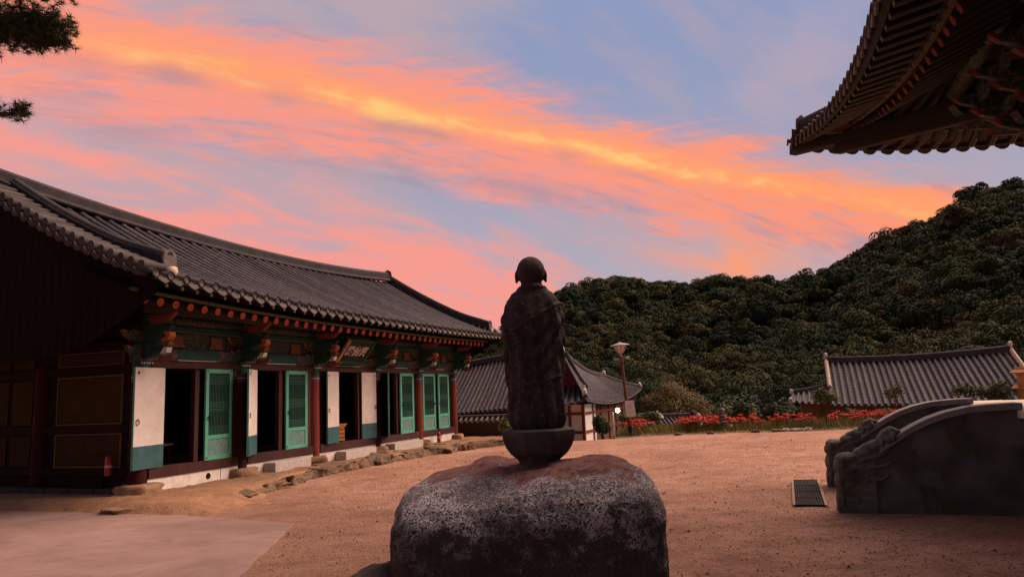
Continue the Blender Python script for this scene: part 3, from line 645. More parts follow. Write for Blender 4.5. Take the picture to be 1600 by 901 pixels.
def row_mesh(pts, side, r=.088, tile=.34, nseg=6, open_end=False):
    """half-round cover tiles laid along pts (list of Vectors); each tile a little tapered so the joints show"""
    pts = [Vector(p) for p in pts]; side = Vector(side).normalized()
    acc = [0.]
    for a, b in zip(pts, pts[1:]): acc.append(acc[-1] + (b - a).length)
    tot = acc[-1]; nt = max(1, round(tot / tile)); m = MB(); v = []; f = []
    def at(s):
        i = min(len(pts) - 2, max(0, int(np.searchsorted(acc, s) - 1))); q = (s - acc[i]) / max(1e-6, acc[i + 1] - acc[i])
        return pts[i].lerp(pts[i + 1], q), (pts[i + 1] - pts[i]).normalized()
    base = 0
    for j in range(nt):
        for s, rr in ((tot * j / nt, r), (tot * (j + 1) / nt, r * .91)):
            p, t = at(s); nrm = side.cross(t).normalized()
            if nrm.z < 0: nrm = -nrm
            for q in range(nseg + 1):
                w = math.pi * q / nseg; v.append(p + side * (rr * math.cos(w)) + nrm * (rr * math.sin(w) - .01))
    for j in range(2 * nt - 1):
        for q in range(nseg): f.append((j * (nseg + 1) + q, j * (nseg + 1) + q + 1, (j + 1) * (nseg + 1) + q + 1, (j + 1) * (nseg + 1) + q))
    f.append(tuple(range(nseg, -1, -1)))
    return m.add(v, f)
disc = MB()
disc.lathe([(.0, -.0), (.03, -.012), (.055, -.002), (.075, -.002), (.078, -.016), (.092, -.016), (.092, .03)], 16, cap=False)
end_me = disc.mesh('round_end_tile', 'tile_end', 'auto')
lip = MB(); w2 = SPX / 2 - .02
lp = [(-w2, .045), (-w2 * .5, .0), (0, -.015), (w2 * .5, .0), (w2, .045), (w2 * .95, -.03), (w2 * .45, -.10), (0, -.135), (-w2 * .45, -.10), (-w2 * .95, -.03)]
lip.prism(lp, 1, -.012, .015); lip_me = lip.mesh('flat_end_tile', 'tile_end')
for i in range(NR + 1):
    X = XA + SPX * i
    if i == 0: X += .05
    pts = [(X, y, roof_z(X, y)) for y in np.linspace(-1.95, 3.55, 18)]
    row_mesh(pts, (1, 0, 0)).build('tile_row', 'tile', hall, 'auto')
    z = roof_z(X, -1.95)
    obj('round_end_tile', end_me, hall, (X, -1.965, z + .005), (R(90 - 10), 0, 0))
    if i < NR: obj('flat_end_tile', lip_me, hall, (X + SPX / 2, -1.955, roof_z(X + SPX / 2, -1.95) - .045), (R(-14), 0, 0))
# eave boards, flying rafters, rafters
def eave_strip(name, y, z, hh, ww, mat):
    m = MB(); m.grid(lambda u, w: (XA + .08 + (XB - XA - .16) * u, y + ww * (0, 1, 1, 0, 0)[round(w * 4)], z + rise(XA + (XB - XA) * u) * .9 + hh * (0, 0, 1, 1, 0)[round(w * 4)]), 30, 4)
    return m.build(name, mat, hall)
eave_strip('eave_lath', -1.86, 4.02, .075, .07, 'dan_green')
eave_strip('rafter_lath', -1.26, 3.835, .06, .07, 'strip_green')
m = MB(); m.grid(lambda u, w: (XA + .1 + (XB - XA - .2) * u, -1.84 + .75 * w, 4.02 + .16 * w + rise(XA + (XB - XA) * u) * .9), 30, 2); m.build('eave_boarding', 'red_wood', hall)
m = MB(); m.grid(lambda u, w: (XA + .1 + (XB - XA - .2) * u, -1.2 + 1.6 * w, 3.87 + .62 * w + rise(XA + (XB - XA) * u) * .9), 30, 2); m.build('eave_boarding', 'red_wood', hall)
raf = MB().tube([(0, -1.18, 0), (0, .5, .64)], [.072, .09], 12).mesh('rafter', 'rafter_wood', 'auto')
rend = MB().tube([(0, -1.192, -.003), (0, -1.1795, 0)], .086, 16).mesh('rafter_end', 'rafter_end')
pet = MB()
for k in range(6):
    w = k * math.pi / 3; pet.add([(.012 * math.cos(w + 1.2), -1.1945, .012 * math.sin(w + 1.2)), (.058 * math.cos(w - .12), -1.1945, .058 * math.sin(w - .12)), (.058 * math.cos(w + .12), -1.1945, .058 * math.sin(w + .12))], [(0, 1, 2)])
pet_me = pet.mesh('rafter_flower', 'petal_dark', recalc=False)
fly = MB().bar((0, -1.70, 0), (0, -.8, .20), .075, .085).mesh('flying_rafter', 'rafter_wood')
fend = MB().box(-.0385, .0385, -1.712, -1.703, -.045, .042).mesh('flying_rafter_end', 'fly_end')
fdot = MB().tube([(0, -1.7165, 0), (0, -1.7125, 0)], .024, 8).mesh('end_dot', 'dan_white')
nraf = int((XB - XA - .85) / .413)
for i in range(nraf + 1):
    X = XA + .48 + i * .413; e = rise(X) * .75
    r_ = obj('rafter', raf, hall, (X, 0, 3.745 + e)); obj('rafter_end', rend, r_); obj('rafter_flower', pet_me, r_)
    f_ = obj('flying_rafter', fly, hall, (X + .08, 0, 3.965 + rise(X) * .9)); obj('flying_rafter_end', fend, f_); obj('end_dot', fdot, f_)
# ridges
def ridge_mesh(pts, half, heights, top_r, side_out=None):
    """stacked ridge: courses of flat tiles with a round cap, swept along pts (side = horizontal normal)"""
    prof = []
    z = 0.
    for k, (hw, hh) in enumerate(heights):
        prof += [(hw, z), (hw, z + hh * .72), (hw - .02, z + hh * .76), (hw - .02, z + hh)]; z += hh
    prof += [(top_r * math.cos(w), z + top_r * math.sin(w)) for w in np.linspace(0, math.pi / 2, 5)]
    full = prof + [(-a, b) for a, b in reversed(prof[:-1])]
    m = MB(); v = []; f = []; n = len(full); P = [Vector(p) for p in pts]
    for i, p in enumerate(P):
        t = (P[min(i + 1, len(P) - 1)] - P[max(0, i - 1)]); th = Vector((t.x, t.y, 0)).normalized(); sd_ = Vector((-th.y, th.x, 0))
        tt = t.normalized(); up = sd_.cross(tt); up = up if up.z > 0 else -up
        for a, b in full: v.append(p + sd_ * a + up * b)
    for i in range(len(P) - 1):
        for j in range(n - 1): f.append((i * n + j, i * n + j + 1, (i + 1) * n + j + 1, (i + 1) * n + j))
    f.append(tuple(range(n))); f.append(tuple((len(P) - 1) * n + j for j in range(n - 1, -1, -1)))
    return m.add(v, f)
def ridge_z(X): return 6.70 + .42 * ((X - 7.5) / 9.) ** 2
pts = [(X, 3.6, ridge_z(X)) for X in np.linspace(-1.2, 16.75, 30)]
rd = ridge_mesh(pts, .16, [(.19, .10), (.17, .055), (.165, .055), (.16, .055), (.155, .05)], .095).build('main_ridge', 'tile_ridge', hall)
ri = ridge_mesh([(X, 3.6 - .235, ridge_z(X) - .04) for X in np.linspace(-1.2, 16.7, 30)], .06, [(.06, .02)], .07).build('ridge_base_tiles', 'tile_ridge', hall, True)
def end_plate(w, h, t=.05):
    return [(-w * .42, 0), (w * .42, 0), (w * .52, h * .45), (w * .42, h * .8), (0, h), (-w * .42, h * .8), (-w * .52, h * .45)]
MB().prism(end_plate(.42, .5), 0, 16.76, 16.82).build('ridge_end_tile', 'tile_end', hall, bevel=.015, loc=(0, 3.6, ridge_z(16.8) + .02))
MB().prism([(-.17, -.1), (.17, -.1), (.17, .22), (-.17, .22)], 0, 16.755, 16.80).build('ridge_plaster', 'plaster_lump', hall, loc=(0, 3.6, ridge_z(16.8)))
for X, s in ((-.80, 1), (16.72, -1)):
    pts = [(X, y, roof_z(X, y) + .06 + (.14 * smooth01(-.6, -1.6, -(-y)) if False else 0) + .10 * (1 - smooth01(-1.6, .2, y))) for y in np.linspace(-1.55, 3.5, 18)]
    dr = ridge_mesh(pts, .14, [(.15, .09), (.135, .05), (.13, .05), (.125, .05)], .085).build('descending_ridge', 'tile_ridge', hall)
    MB().prism(end_plate(.36, .44), 1, -1.63, -1.56).build('ridge_end_tile', 'tile_end', dr, bevel=.015, loc=(X, 0, roof_z(X, -1.6) + .12))
    MB().prism([(-.16, 0), (.16, 0), (.13, .15), (-.13, .15)], 1, -1.72, -1.55).build('end_plaster', 'plaster_lump', dr, bevel=.03, loc=(X, 0, roof_z(X, -1.6) + .03))
    obj('end_plaster', MB().lathe([(.03, -.1), (.10, -.07), (.12, 0), (.09, .08), (.02, .11)], 10).mesh('end_plaster', 'plaster_lump', True), dr, (X - .18 * s, -1.86, roof_z(X, -1.9) + .12))
# gable edge tiles: short rows at right angles to the slope
ge = MB().tube([(-.055, 0, 0), (.68, 0, .0)], [.10, .092], 10).mesh('gable_edge_tile', 'tile_edge', 'auto')
gl = MB().prism([(-.15, .05), (-.08, 0), (0, -.015), (.08, 0), (.15, .05), (.13, -.05), (.06, -.105), (0, -.12), (-.06, -.105), (-.13, -.05)], 0, -.03, .3).mesh('gable_flat_tile', 'tile_edge')
for y in np.arange(-1.72, 3.5, .285):
    for X, sg in ((XA - .05, 1), (XB + .05, -1)):
        z = roof_z(X, y); sl_ = math.atan(.37 + .041 * (y + 1.9))
        obj('gable_edge_tile', ge, hall, (X, y, z + .09), (sl_, 0, 0 if sg > 0 else math.pi), (1, 1, 1))
        obj('gable_flat_tile', gl, hall, (X, y + .14, z + .02), (sl_, 0, 0 if sg > 0 else math.pi))
# wind boards on the gables
for X, inn in ((-1.22, 0), (17.15, 0)):
    edge = [(y, roof_z(X, y) - .10) for y in np.linspace(-1.75, 3.6, 16)]
    edge_b = [(7.2 - y, z) for y, z in reversed(edge[:-1])]
    def low(y): return float(np.interp(y, [-1.75, -1.5, -.7, .2, 1.2, 3.6], [3.98, 3.86, 3.42, 3.02, 2.80, 2.78]))
    board_w = .235; y = -1.74
    while y < 8.9:
        ya, yb = y, y + board_w - .012
        def top(yy): return roof_z(X, yy if yy < 3.6 else 7.2 - yy) - .07
        def lw(yy): return low(yy if yy < 3.6 else 7.2 - yy)
        MB().prism([(ya, lw(ya)), (yb, lw(yb)), (yb, top(yb)), (ya, top(ya))], 0, X - .015, X + .015).build('wind_board', 'wind_board', hall)
        y += board_w
# gable infill so no light leaks in above the ceiling
MB().prism([(.0, 3.3), (7.2, 3.3), (7.2, 4.75), (3.6, 6.5), (.0, 4.75)], 0, -.02, .04).build('gable_wall', 'dark_wood', hall)
MB().prism([(.0, 3.3), (7.2, 3.3), (7.2, 4.75), (3.6, 6.5), (.0, 4.75)], 0, 15.96, 16.02).build('gable_wall', 'dark_wood', hall)

# --- things standing in and at the hall
for i, (x0, x1) in enumerate(((3.93, 5.48), (7.22, 9.0), (10.2, 12.3))):
    t = obj('step_stone', MB().box(0, x1 - x0, -.38, 0, -.08, .25).mesh('step_stone', 'step_stone'), None, G(x0, -.14, .21), (0, 0, RZ), bevel=.012)
    tag(t, ['pale stone step block below the second door bay, nearest the concrete slab', 'pale stone step block below the bay with the orange carved table', 'long pale stone step block by the red fire extinguisher'][i], 'step')
def extinguisher(loc, rz, label):
    t = thing('fire_extinguisher', label, 'extinguisher', loc, rz)
    MB().lathe([(.06, 0), (.075, .01), (.075, .34), (.06, .40), (.025, .43)], 14).build('cylinder', 'ext_red', t, 'auto')
    MB().tube([(0, 0, .43), (0, 0, .50)], .02, 8).box(-.02, .10, -.012, .012, .48, .50).box(-.02, .09, -.012, .012, .515, .53).build('valve', 'iron', t)
    MB().tube([(.02, 0, .46), (.10, .03, .40), (.10, .03, .15)], .012, 6).build('hose', 'iron', t, True)
    MB().lathe([(.0762, .18), (.0762, .23)], 14, cap=False).build('paper_band', 'step_stone', t)
extinguisher(G(13.9, -.36, .215), RZ - 1, 'small red fire extinguisher standing before the white plinth of the end bay')
extinguisher(G(-.27, .55, .62), RZ + 1, 'fire extinguisher hung on the dark ochre side wall')
# orange table in the central doorway
t = thing('carved_table', 'orange lacquered carved table standing in the central doorway', 'table', G(7.78, .32, .70), RZ)
MB().box(-.33, .40, -.20, .28, .50, .56).box(-.36, .43, -.23, .31, .56, .585).build('table_top', 'table_orange', t, bevel=.008)
MB().box(-.29, .36, -.165, .24, .06, .50).build('cabinet', 'table_orange', t)
sc = MB()
for i in range(5):
    for j in range(3):
        cx_, cz_ = -.22 + i * .127, .14 + j * .13
        sc.tube([(cx_ + .05 * math.cos(w) * (1 - .1 * w), -.172, cz_ + .05 * math.sin(w) * (1 - .1 * w)) for w in np.linspace(0, 5.5, 10)], .010, 5)
sc.build('carved_scrolls', 'table_dark', t)
for x0 in (-.29, .30):
    for y0 in (-.165, .18): MB().box(x0, x0 + .06, y0, y0 + .06, 0, .06).build('leg', 'table_orange', t)
t = thing('offering_table', 'low dark table with pale edge just inside the first doorway', 'table', G(1.25, 1.1, .70), RZ)
MB().box(-.75, .55, -.25, .3, .42, .47).build('table_top', 'step_stone', t)
for x0 in (-.7, .42):
    for y0 in (-.22, .2): MB().box(x0, x0 + .07, y0, y0 + .07, 0, .42).build('leg', 'house_red', t)
MB().box(-.2, .1, -.2, .2, .05, .4).build('cloth_front', 'dan_orange', t)

# name board
nb = thing('name_board', 'black hanging name board with three pale characters over the central doorway', 'sign', G(7.70, -.60, 3.60), RZ)
tilt = R(38)
bd = obj('board', MB().box(-.66, .66, -.025, .025, -.36, .36).mesh('board', 'board_black'), nb, (0, 0, 0), (tilt, 0, 0))
for q in ((-.78, -.66, -.46, .46), (.66, .78, -.46, .46)):
    fr_ = obj('side_frame', MB().prism([(q[0], q[2]), (q[1], q[2] + .08), (q[1], q[3] - .08), (q[0], q[3])] if q[0] < 0 else [(q[0], q[2] + .08), (q[1], q[2]), (q[1], q[3]), (q[0], q[3] - .08)], 1, -.05, .02).mesh('side_frame', 'dan_frame' if q[0] < 0 else 'dan_green'), nb, (0, 0, 0), (tilt, 0, 0))
for z0, z1 in ((-.47, -.37), (.37, .47)):
    obj('frame_rail', MB().box(-.655, .655, -.045, .02, z0, z1).mesh('frame_rail', 'dan_green'), nb, (0, 0, 0), (tilt, 0, 0))
fc = bpy.data.curves.new('lettering', 'FONT'); fc.body = '\u6bbf\u5e9c\u51a5'; fc.size = .38; fc.align_x = 'CENTER'; fc.align_y = 'CENTER'; fc.extrude = .006; fc.space_character = 1.02; fc.offset = .009
fo = bpy.data.objects.new('tmp_text', fc); COL.objects.link(fo); bpy.context.view_layer.update()
tm = bpy.data.meshes.new_from_object(fo.evaluated_get(bpy.context.evaluated_depsgraph_get())); bpy.data.objects.remove(fo); tm.name = 'lettering'; tm.materials.clear(); tm.materials.append(M['letter'])
obj('lettering', tm, bd, (0, -.032, 0), (R(90), 0, 0))

# ================================================================== boulder and statue
def remesh(name, mb_, mat, vox, smooth_it=4, disp=None):
    me = mb_.mesh('tmp', mat); o = bpy.data.objects.new('tmp', me); COL.objects.link(o)
    r_ = o.modifiers.new('r', 'REMESH'); r_.mode = 'VOXEL'; r_.voxel_size = vox; r_.use_smooth_shade = True
    if smooth_it: s_ = o.modifiers.new('s', 'SMOOTH'); s_.iterations = smooth_it; s_.factor = .5
    bpy.context.view_layer.update()
    out = bpy.data.meshes.new_from_object(o.evaluated_get(bpy.context.evaluated_depsgraph_get())); bpy.data.objects.remove(o); out.name = name
    if disp:
        nr = [v.normal.copy() for v in out.vertices]
        for v, n_ in zip(out.vertices, nr): v.co += n_ * disp(v.co)
    out.materials.clear(); out.materials.append(M[mat]); out.polygons.foreach_set('use_smooth', [True] * len(out.polygons)); return out
def ball(mb_, c, r, sub=2, rot=None):
    b = bmesh.new(); bmesh.ops.create_icosphere(b, subdivisions=sub, radius=1.); rm = Matrix.Rotation(rot[0], 3, rot[1]) if rot else Matrix.Identity(3)
    v = [rm @ Vector((p.co.x * r[0], p.co.y * r[1], p.co.z * r[2])) + Vector(c) for p in b.verts]; f = [tuple(q.index for q in fc_.verts) for fc_ in b.faces]; b.free()
    mb_.add(v, f)
BX, BY = .045, 5.75
b = bmesh.new(); bmesh.ops.create_cube(b, size=2.); bmesh.ops.subdivide_edges(b, edges=b.edges[:], cuts=64, use_grid_fill=True)
for v in b.verts:
    d = v.co.normalized(); p = 7.5
    k = (abs(d.x) ** p + abs(d.y) ** p + abs(d.z) ** p) ** (-1 / p)
    q = d * k
    x, y, z = q.x * .945, q.y * 1.0, q.z * .755 + .75
    # wider foot, saddle on top, slight lean
    x *= 1.0 + .05 * (1 - z / 1.5)
    t = smooth01(1.0, 1.5, z)
    z += t * (.045 * math.exp(-((x + .72) / .3) ** 2 - ((y + .55) / .35) ** 2) - .075 * math.exp(-((x + .28) / .25) ** 2 - ((y + .75) / .4) ** 2) + .03 * math.exp(-((x - .45) / .35) ** 2 - ((y + .5) / .5) ** 2))
    z -= t * .08 * (1 - smooth01(-1.05, -.2, y))
    z -= t * .075 * (1 - smooth01(-.8, -.25, x)) + t * .05 * smooth01(.1, .9, y)
    z += t * .05 * math.exp(-((x + .33) / .16) ** 2 - ((y - .85) / .2) ** 2)
    n_ = .045 * fbm((x, y, z), 1.2, 4, 2.) + .02 * fbm((x, y, z), 4.5, 5, 6.) - .022 * max(0., .12 - abs(fbm((x, y, z * .5), 1.6, 3, 12.))) / .12 * (.4 + .6 * (z < 1.3)) - .016 * max(0., .06 - abs(fbm((x, y, z), 2.6, 3, 21.))) / .06
    v.co = Vector((x, y, z)) + d * n_
me = bpy.data.meshes.new('boulder'); b.to_mesh(me); b.free(); me.materials.append(M['boulder']); me.polygons.foreach_set('use_smooth', [True] * len(me.polygons))
bo = obj('boulder', me, None, (BX, BY, 0)); tag(bo, 'huge squarish granite boulder with red-brown litter on top, carrying the statue', 'boulder')
r1 = obj('rock', rock_mesh('rock', 'boulder', (.34, .42, .46), .15, 31., 4, .4), None, (-1.06, 5.35, .36)); tag(r1, 'small grey rock leaning at the foot of the huge boulder', 'rock')

PT = 1.49; SX, SY = .158, 5.66
ST_SC = 1.016
stat = thing('monk_statue', 'dark stone statue of a robed monk seen from behind on an eight-sided bowl pedestal', 'statue', (SX, SY, PT), 0)
stat.scale = (1, 1, ST_SC)
# eight-sided bowl pedestal
pr = [(.155, -.02), (.16, .02), (.17, .045), (.225, .09), (.262, .14), (.282, .19), (.288, .225), (.288, .262), (.262, .272), (.20, .275)]
MB().lathe([(r_ * 1.05, z) for r_, z in pr], 8, ang=R(22.5), squash=.97).build('pedestal', 'granite_dark', stat, False, bevel=.006)
# robed figure: rings (z, half width, half depth, x shift, y shift)
K = .00509
rows = [(.272, .185, .16, .0, 0), (.31, .205, .175, .0, 0), (.36, .224, .18, 0, 0), (.45, .220, .175, 0, 0), (.60, .208, .165, 0, 0), (.75, .198, .155, 0, 0), (.87, .202, .155, 0, 0),
        (.95, .228, .158, 0, 0), (1.05, .243, .160, 0, 0), (1.15, .241, .155, 0, 0), (1.22, .222, .145, 0, 0), (1.28, .200, .13, 0, 0), (1.325, .165, .115, 0, .005), (1.36, .115, .098, 0, .008), (1.385, .092, .09, 0, .01), (1.41, .085, .085, 0, .012)]
fig = MB(); nseg = 96; v = []; f = []
for z, hw, hd, sx_, sy_ in rows:
    for j in range(nseg):
        w = 2 * math.pi * j / nseg; c_, s_ = math.cos(w), math.sin(w)
        e = 2.5; k_ = (abs(c_) ** e + abs(s_) ** e) ** (-1 / e)
        v.append((sx_ + hw * c_ * k_, sy_ + hd * s_ * k_, z))
k = len(rows)
for i in range(k - 1):
    for j in range(nseg): f.append((i * nseg + j, i * nseg + (j + 1) % nseg, (i + 1) * nseg + (j + 1) % nseg, (i + 1) * nseg + j))
f.append(tuple(range(nseg - 1, -1, -1))); f.append(tuple((k - 1) * nseg + j for j in range(nseg)))
fig.add(v, f)
ball(fig, (0, .0, 1.505), (.116, .124, .122), 4)                     # skull
ball(fig, (0, .02, 1.45), (.092, .10, .085), 3)                   # jaw (faces away)
ball(fig, (0, .128, 1.475), (.016, .022, .03), 2); ball(fig, (0, .115, 1.515), (.055, .02, .012), 2)   # nose, brow
ball(fig, (0, .118, 1.435), (.03, .014, .009), 2); ball(fig, (0, .105, 1.405), (.03, .02, .02), 2)     # mouth, chin
for s in (-1, 1):
    ball(fig, (s * .118, .005, 1.474), (.0145, .028, .042), 3)          # long ears
    ball(fig, (s * .118, .01, 1.434), (.013, .016, .022), 2)
    # sleeve hanging from the bent forearm
    fig.tube([(s * .12, -.0, 1.30), (s * .165, .0, 1.22), (s * .188, .01, 1.12), (s * .190, .05, 1.0), (s * .18, .11, .96), (s * .09, .165, 1.0)], [.03, .045, .055, .062, .06, .045], 14)
    fig.tube([(s * .185, .05, 1.0), (s * .20, .06, .85), (s * .185, .07, .66), (s * .17, .07, .5)], [.055, .05, .05, .03], 12)
    fig.tube([(s * .09, .165, 1.0), (s * .02, .19, 1.03)], [.035, .03], 10)
    for q in range(4): fig.tube([(s * (.035 - .004 * q), .185 + .006 * q, 1.02 - .018 * q), (s * -.012, .208 + .004 * q, 1.035 - .018 * q)], [.011, .008], 6)
fig.tube([(.105 * math.cos(w), .01 + .10 * math.sin(w), 1.355 + .022 * math.sin(-w)) for w in np.linspace(0, 2 * math.pi, 25)], .022, 8, False)   # collar
for s in (-1, 1): ball(fig, (s * .08, .15, .29), (.05, .08, .03), 2)
def fold(co):
    x, y, z = co.x, co.y, co.z
    if z > 1.38: return .003 * fbm(co, 14., 3, 4.)
    a = math.atan2(y, x); d = 0.
    body = smooth01(.3, .5, z) * (1 - smooth01(1.15, 1.3, z))
    d += .011 * body * math.sin(a * 11 + 2.2 * fbm((x * 2, y * 2, z * .8), 1.3, 3) + z * 1.5)
    d += .012 * (1 - smooth01(.3, .62, z)) * math.sin(a * 13 + z * 3)
    d += .012 * math.sin(z * 40 - 26 * abs(x) ** 1.3 * 3) * math.exp(-((z - .95) / .22) ** 2) * (1 if y < 0 else .3)
    if y < 0: d += .010 * math.exp(-((z - (1.12 + .55 * x)) / .012) ** 2) + .010 * math.exp(-((z - (.62 + .25 * x)) / .014) ** 2)
    d += .012 * fbm(co, 5., 4, 3.) + .004 * fbm(co, 22., 3, 5.)
    return d
obj('figure', remesh('figure', fig, 'statue', .0075, 2, fold), stat)

M['balus'].node_tree.nodes['Principled BSDF'].inputs['Roughness'].default_value = .9
M['rail_stone'] = pmat('pale_rail_granite', (.30, .275, .26), (.19, .17, .165), 5, .85, .3, 50, .05)
# ================================================================== stair with carved balustrades (right)
plat = thing('stone_platform', 'grey stone platform under the corner hall at the head of the stair', 'platform', G(0, -16.7, 0), RZ)
MB().box(-12, 5.2, -14, -.15, -.3, 1.38).build('core', 'granite_dark', plat)
for j in range(14):
    x0 = -12 + j * 1.229
    if x0 < 4.0 and x0 + 1.2 > .4: pass
    for z0, z1 in ((-.1, .62), (.63, 1.35)): MB().box(x0 + .006, x0 + 1.223, -.148, .0, z0, z1).build('facing_stone', 'balus', plat, bevel=.012)
    MB().box(x0 + .004, x0 + 1.225, -.9, .05, 1.382, 1.50).build('coping_stone', 'floor_stone', plat, bevel=.012)
MB().box(-12, 5.2, -14, -.905, 1.381, 1.495).build('paving', 'floor_stone', plat)
for j in range(4):
    for z0, z1 in ((-.1, .62), (.63, 1.35)): MB().box(5.2, 5.35, -3.6 * (j + 1) + .01, -3.6 * j - .16, z0, z1).build('facing_stone', 'balus', plat, bevel=.012)
stair = thing('stone_stair', 'stone stair flanked by two carved curved balustrades', 'stair', G(0, -16.7, 0), RZ)
ns = 7
for i in range(ns):
    h = 1.5 * (i + 1) / (ns + 1); MB().box(.86, 3.39, 0, 2.1 - i * .29, (h - .185 if i else -.1), h).build('step', 'granite', stair, bevel=.012)
def balustrade(X, label):
    prof = [(-.02, -.15), (-.02, 1.585)]
    crv = [(0.05, 1.585), (.35, 1.575), (.65, 1.55), (.95, 1.485), (1.2, 1.395), (1.42, 1.285), (1.62, 1.165), (1.78, 1.06), (1.92, .96)]
    front = [(2.1, .93), (2.3, .86), (2.44, .83), (2.52, .76), (2.53, .55), (2.55, .3), (2.55, -.15)]
    bal = obj('balustrade', MB().prism([prof[0], prof[1]] + crv + front, 0, X, X + .34).mesh('balustrade', 'balus'), stair, bevel=.025)
    # raised rail along the top edge
    rail = MB(); cs = [(-.02, 1.585)] + crv
    for (a, za), (b_, zb) in zip(cs, cs[1:]): rail.prism([(a, za - .075), (b_, zb - .075), (b_, zb + .018), (a, za + .018)], 0, X - .035, X + .375)
    rl = rail.build('rail', 'rail_stone', bal)
    hd = MB()
    def B3(y, z, ry, rz_, w=.21, dx=0.): ball(hd, (X + .17 + dx, y, z), (w, ry, rz_), 3)
    hd.box(X - .015, X + .355, 2.0, 2.52, -.1, .78)
    B3(2.38, .80, .17, .10); B3(2.46, .70, .12, .13); B3(2.50, .45, .09, .16); B3(2.5, .18, .09, .2, .22)
    B3(2.10, .90, .17, .085); B3(1.93, .985, .15, .09); B3(1.76, 1.09, .13, .12, .23); B3(1.70, 1.13, .07, .13, .24); B3(1.86, 1.05, .05, .11, .24)
    hd.box(X - .03, X + .37, 2.02, 2.58, -.1, .22)
    for s in (-.17, .17):
        ball(hd, (X + .17 + s, 2.44, .80), (.05, .06, .06), 3); ball(hd, (X + .17 + s, 2.30, .66), (.045, .20, .05), 3, (R(-12), 'X')); ball(hd, (X + .17 + s, 2.40, .52), (.035, .13, .035), 3, (R(8), 'X'))
        for (ya, za, yb, zb) in ((2.30, .70, 1.72, .98), (2.25, .58, 1.72, .80), (2.2, .44, 1.8, .58)):
            hd.tube([(X + .17 + s, ya + (yb - ya) * k_, za + (zb - za) * k_ + .03 * math.sin(k_ * 6.28)) for k_ in np.linspace(0, 1, 9)], [.02, .03, .036, .038, .038, .036, .03, .024, .012], 8)
    for s in (-.09, .09):
        hd.tube([(X + .17 + s, 2.26, .86), (X + .17 + s, 2.10, .965), (X + .17 + s, 1.96, 1.03), (X + .17 + s, 1.86, 1.09)], [.04, .06, .055, .03], 8); hd.tube([(X + .17 + s, 1.92, 1.04), (X + .17 + s, 1.80, 1.17), (X + .17 + s, 1.70, 1.22), (X + .17 + s, 1.58, 1.20)], [.04, .075, .075, .03], 8)
    obj('carved_head', remesh('carved_head', hd, 'balus', .012, 1, lambda co: .010 * fbm(co, 6., 3, 7.) + .004 * fbm(co, 20., 2, 3.)), bal)
    bal['label'] = label
balustrade(.50, 'near curved balustrade with carved beast head'); balustrade(3.40, 'far curved balustrade with carved beast head')
# drain grating at the foot of the stair
gr = thing('drain_grating', 'dark slatted drain grating set in the sand before the stair', 'grating', G(1.0, -13.45, .015), RZ)
MB().box(0, 3.2, -.50, -.05, -.12, .004).build('trench_shade_block', 'interior', gr)  # near-black block flush with the sand, stands in for shade between the bars
for j in range(4):
    p_ = MB().box(j * .8 + .01, j * .8 + .035, -.5, -.05, -.03, .022).build('grate_frame', 'grate', gr)
    MB().box(j * .8 + .765, j * .8 + .79, -.5, -.05, -.03, .022).build('grate_frame', 'grate', gr)
    for i in range(11):
        y0 = -.47 + i * .042; MB().box(j * .8 + .035, j * .8 + .765, y0, y0 + .022, -.03, .018).build('grate_bar', 'grate', p_)
MB().box(-.02, 3.22, -.05, -.01, -.08, .024).build('rim', 'grate_rim', gr); MB().box(-.02, 3.22, -.54, -.50, -.08, .024).build('rim', 'grate_rim', gr)

# ================================================================== corner hall on the right (eave corner overhead)
rh = thing('corner_hall', 'big temple hall whose upturned tiled eave corner looms overhead at the stair', 'temple', (O.x, O.y, 0), RZ)
XC = 6.3                                               # far corner (grid X); front eave runs back to XN
XN = -9.0
def fr_t(X): return max(0., (X + 2.5) / (XC + 2.5))
def front_eave(X):
    t = fr_t(X); return Vector((X, -15.15 + 1.0 * t ** 2.3, 7.02 + .88 * t ** 1.9))
def far_t(Y): return max(0., (Y + 22.5) / (22.5 - 14.15))
def far_eave(Y):
    t = far_t(Y); return Vector((5.55 + .75 * t ** 2.6, Y, 6.92 + .98 * t ** 3.0))
SL = .50
HIPI = Vector((-2.2, -22.65, 12.3))                     # where the hip meets the ridge
def up_front(X, w):                                     # point on the front slope, w metres in from the eave
    e = front_eave(X); f_ = max(0, 1 - w / 6.)
    return Vector((e.x, e.y - w, 7.02 + (e.z - 7.02) * f_ ** 1.3 + w * (.40 + .035 * w)))
def up_far(Y, w):
    e = far_eave(Y); f_ = max(0, 1 - w / 6.)
    return Vector((e.x - w, e.y, 7.02 + (e.z - 7.02) * f_ ** 1.3 + w * (.40 + .035 * w)))
def hip_w(d): return d                                  # along the diagonal both run-ins are equal
SP = .36
fx = np.arange(XC - .12, XN, -SP)
def hipclip_front(X): return min(7.5, max(.12, (XC - X) * 1.0 + .05))
def hipclip_far(Y): return min(7.5, max(.12, (-14.15 - Y) * 1.0 + .05))
mdk = MB(); mdk.grid(lambda u, w: up_front(XC + (XN - XC) * u, hipclip_front(XC + (XN - XC) * u) * w), 60, 10); mdk.build('roof_deck', 'tile', rh, True)
mdk = MB(); mdk.grid(lambda u, w: up_far(-14.15 - 9.5 * u, hipclip_far(-14.15 - 9.5 * u) * w), 40, 10); mdk.build('roof_deck', 'tile', rh, True)
e2 = MB().lathe([(.0, 0), (.06, -.012), (.086, -.012), (.086, .03)], 12, cap=False).mesh('round_end_tile', 'tile_end', 'auto')
lw = SP / 2 - .01
l2 = MB().prism([(-lw, .045), (0, -.01), (lw, .045), (lw * .9, -.04), (lw * .4, -.11), (0, -.13), (-lw * .4, -.11), (-lw * .9, -.04)], 1, -.012, .02).mesh('flat_end_tile', 'tile_end')
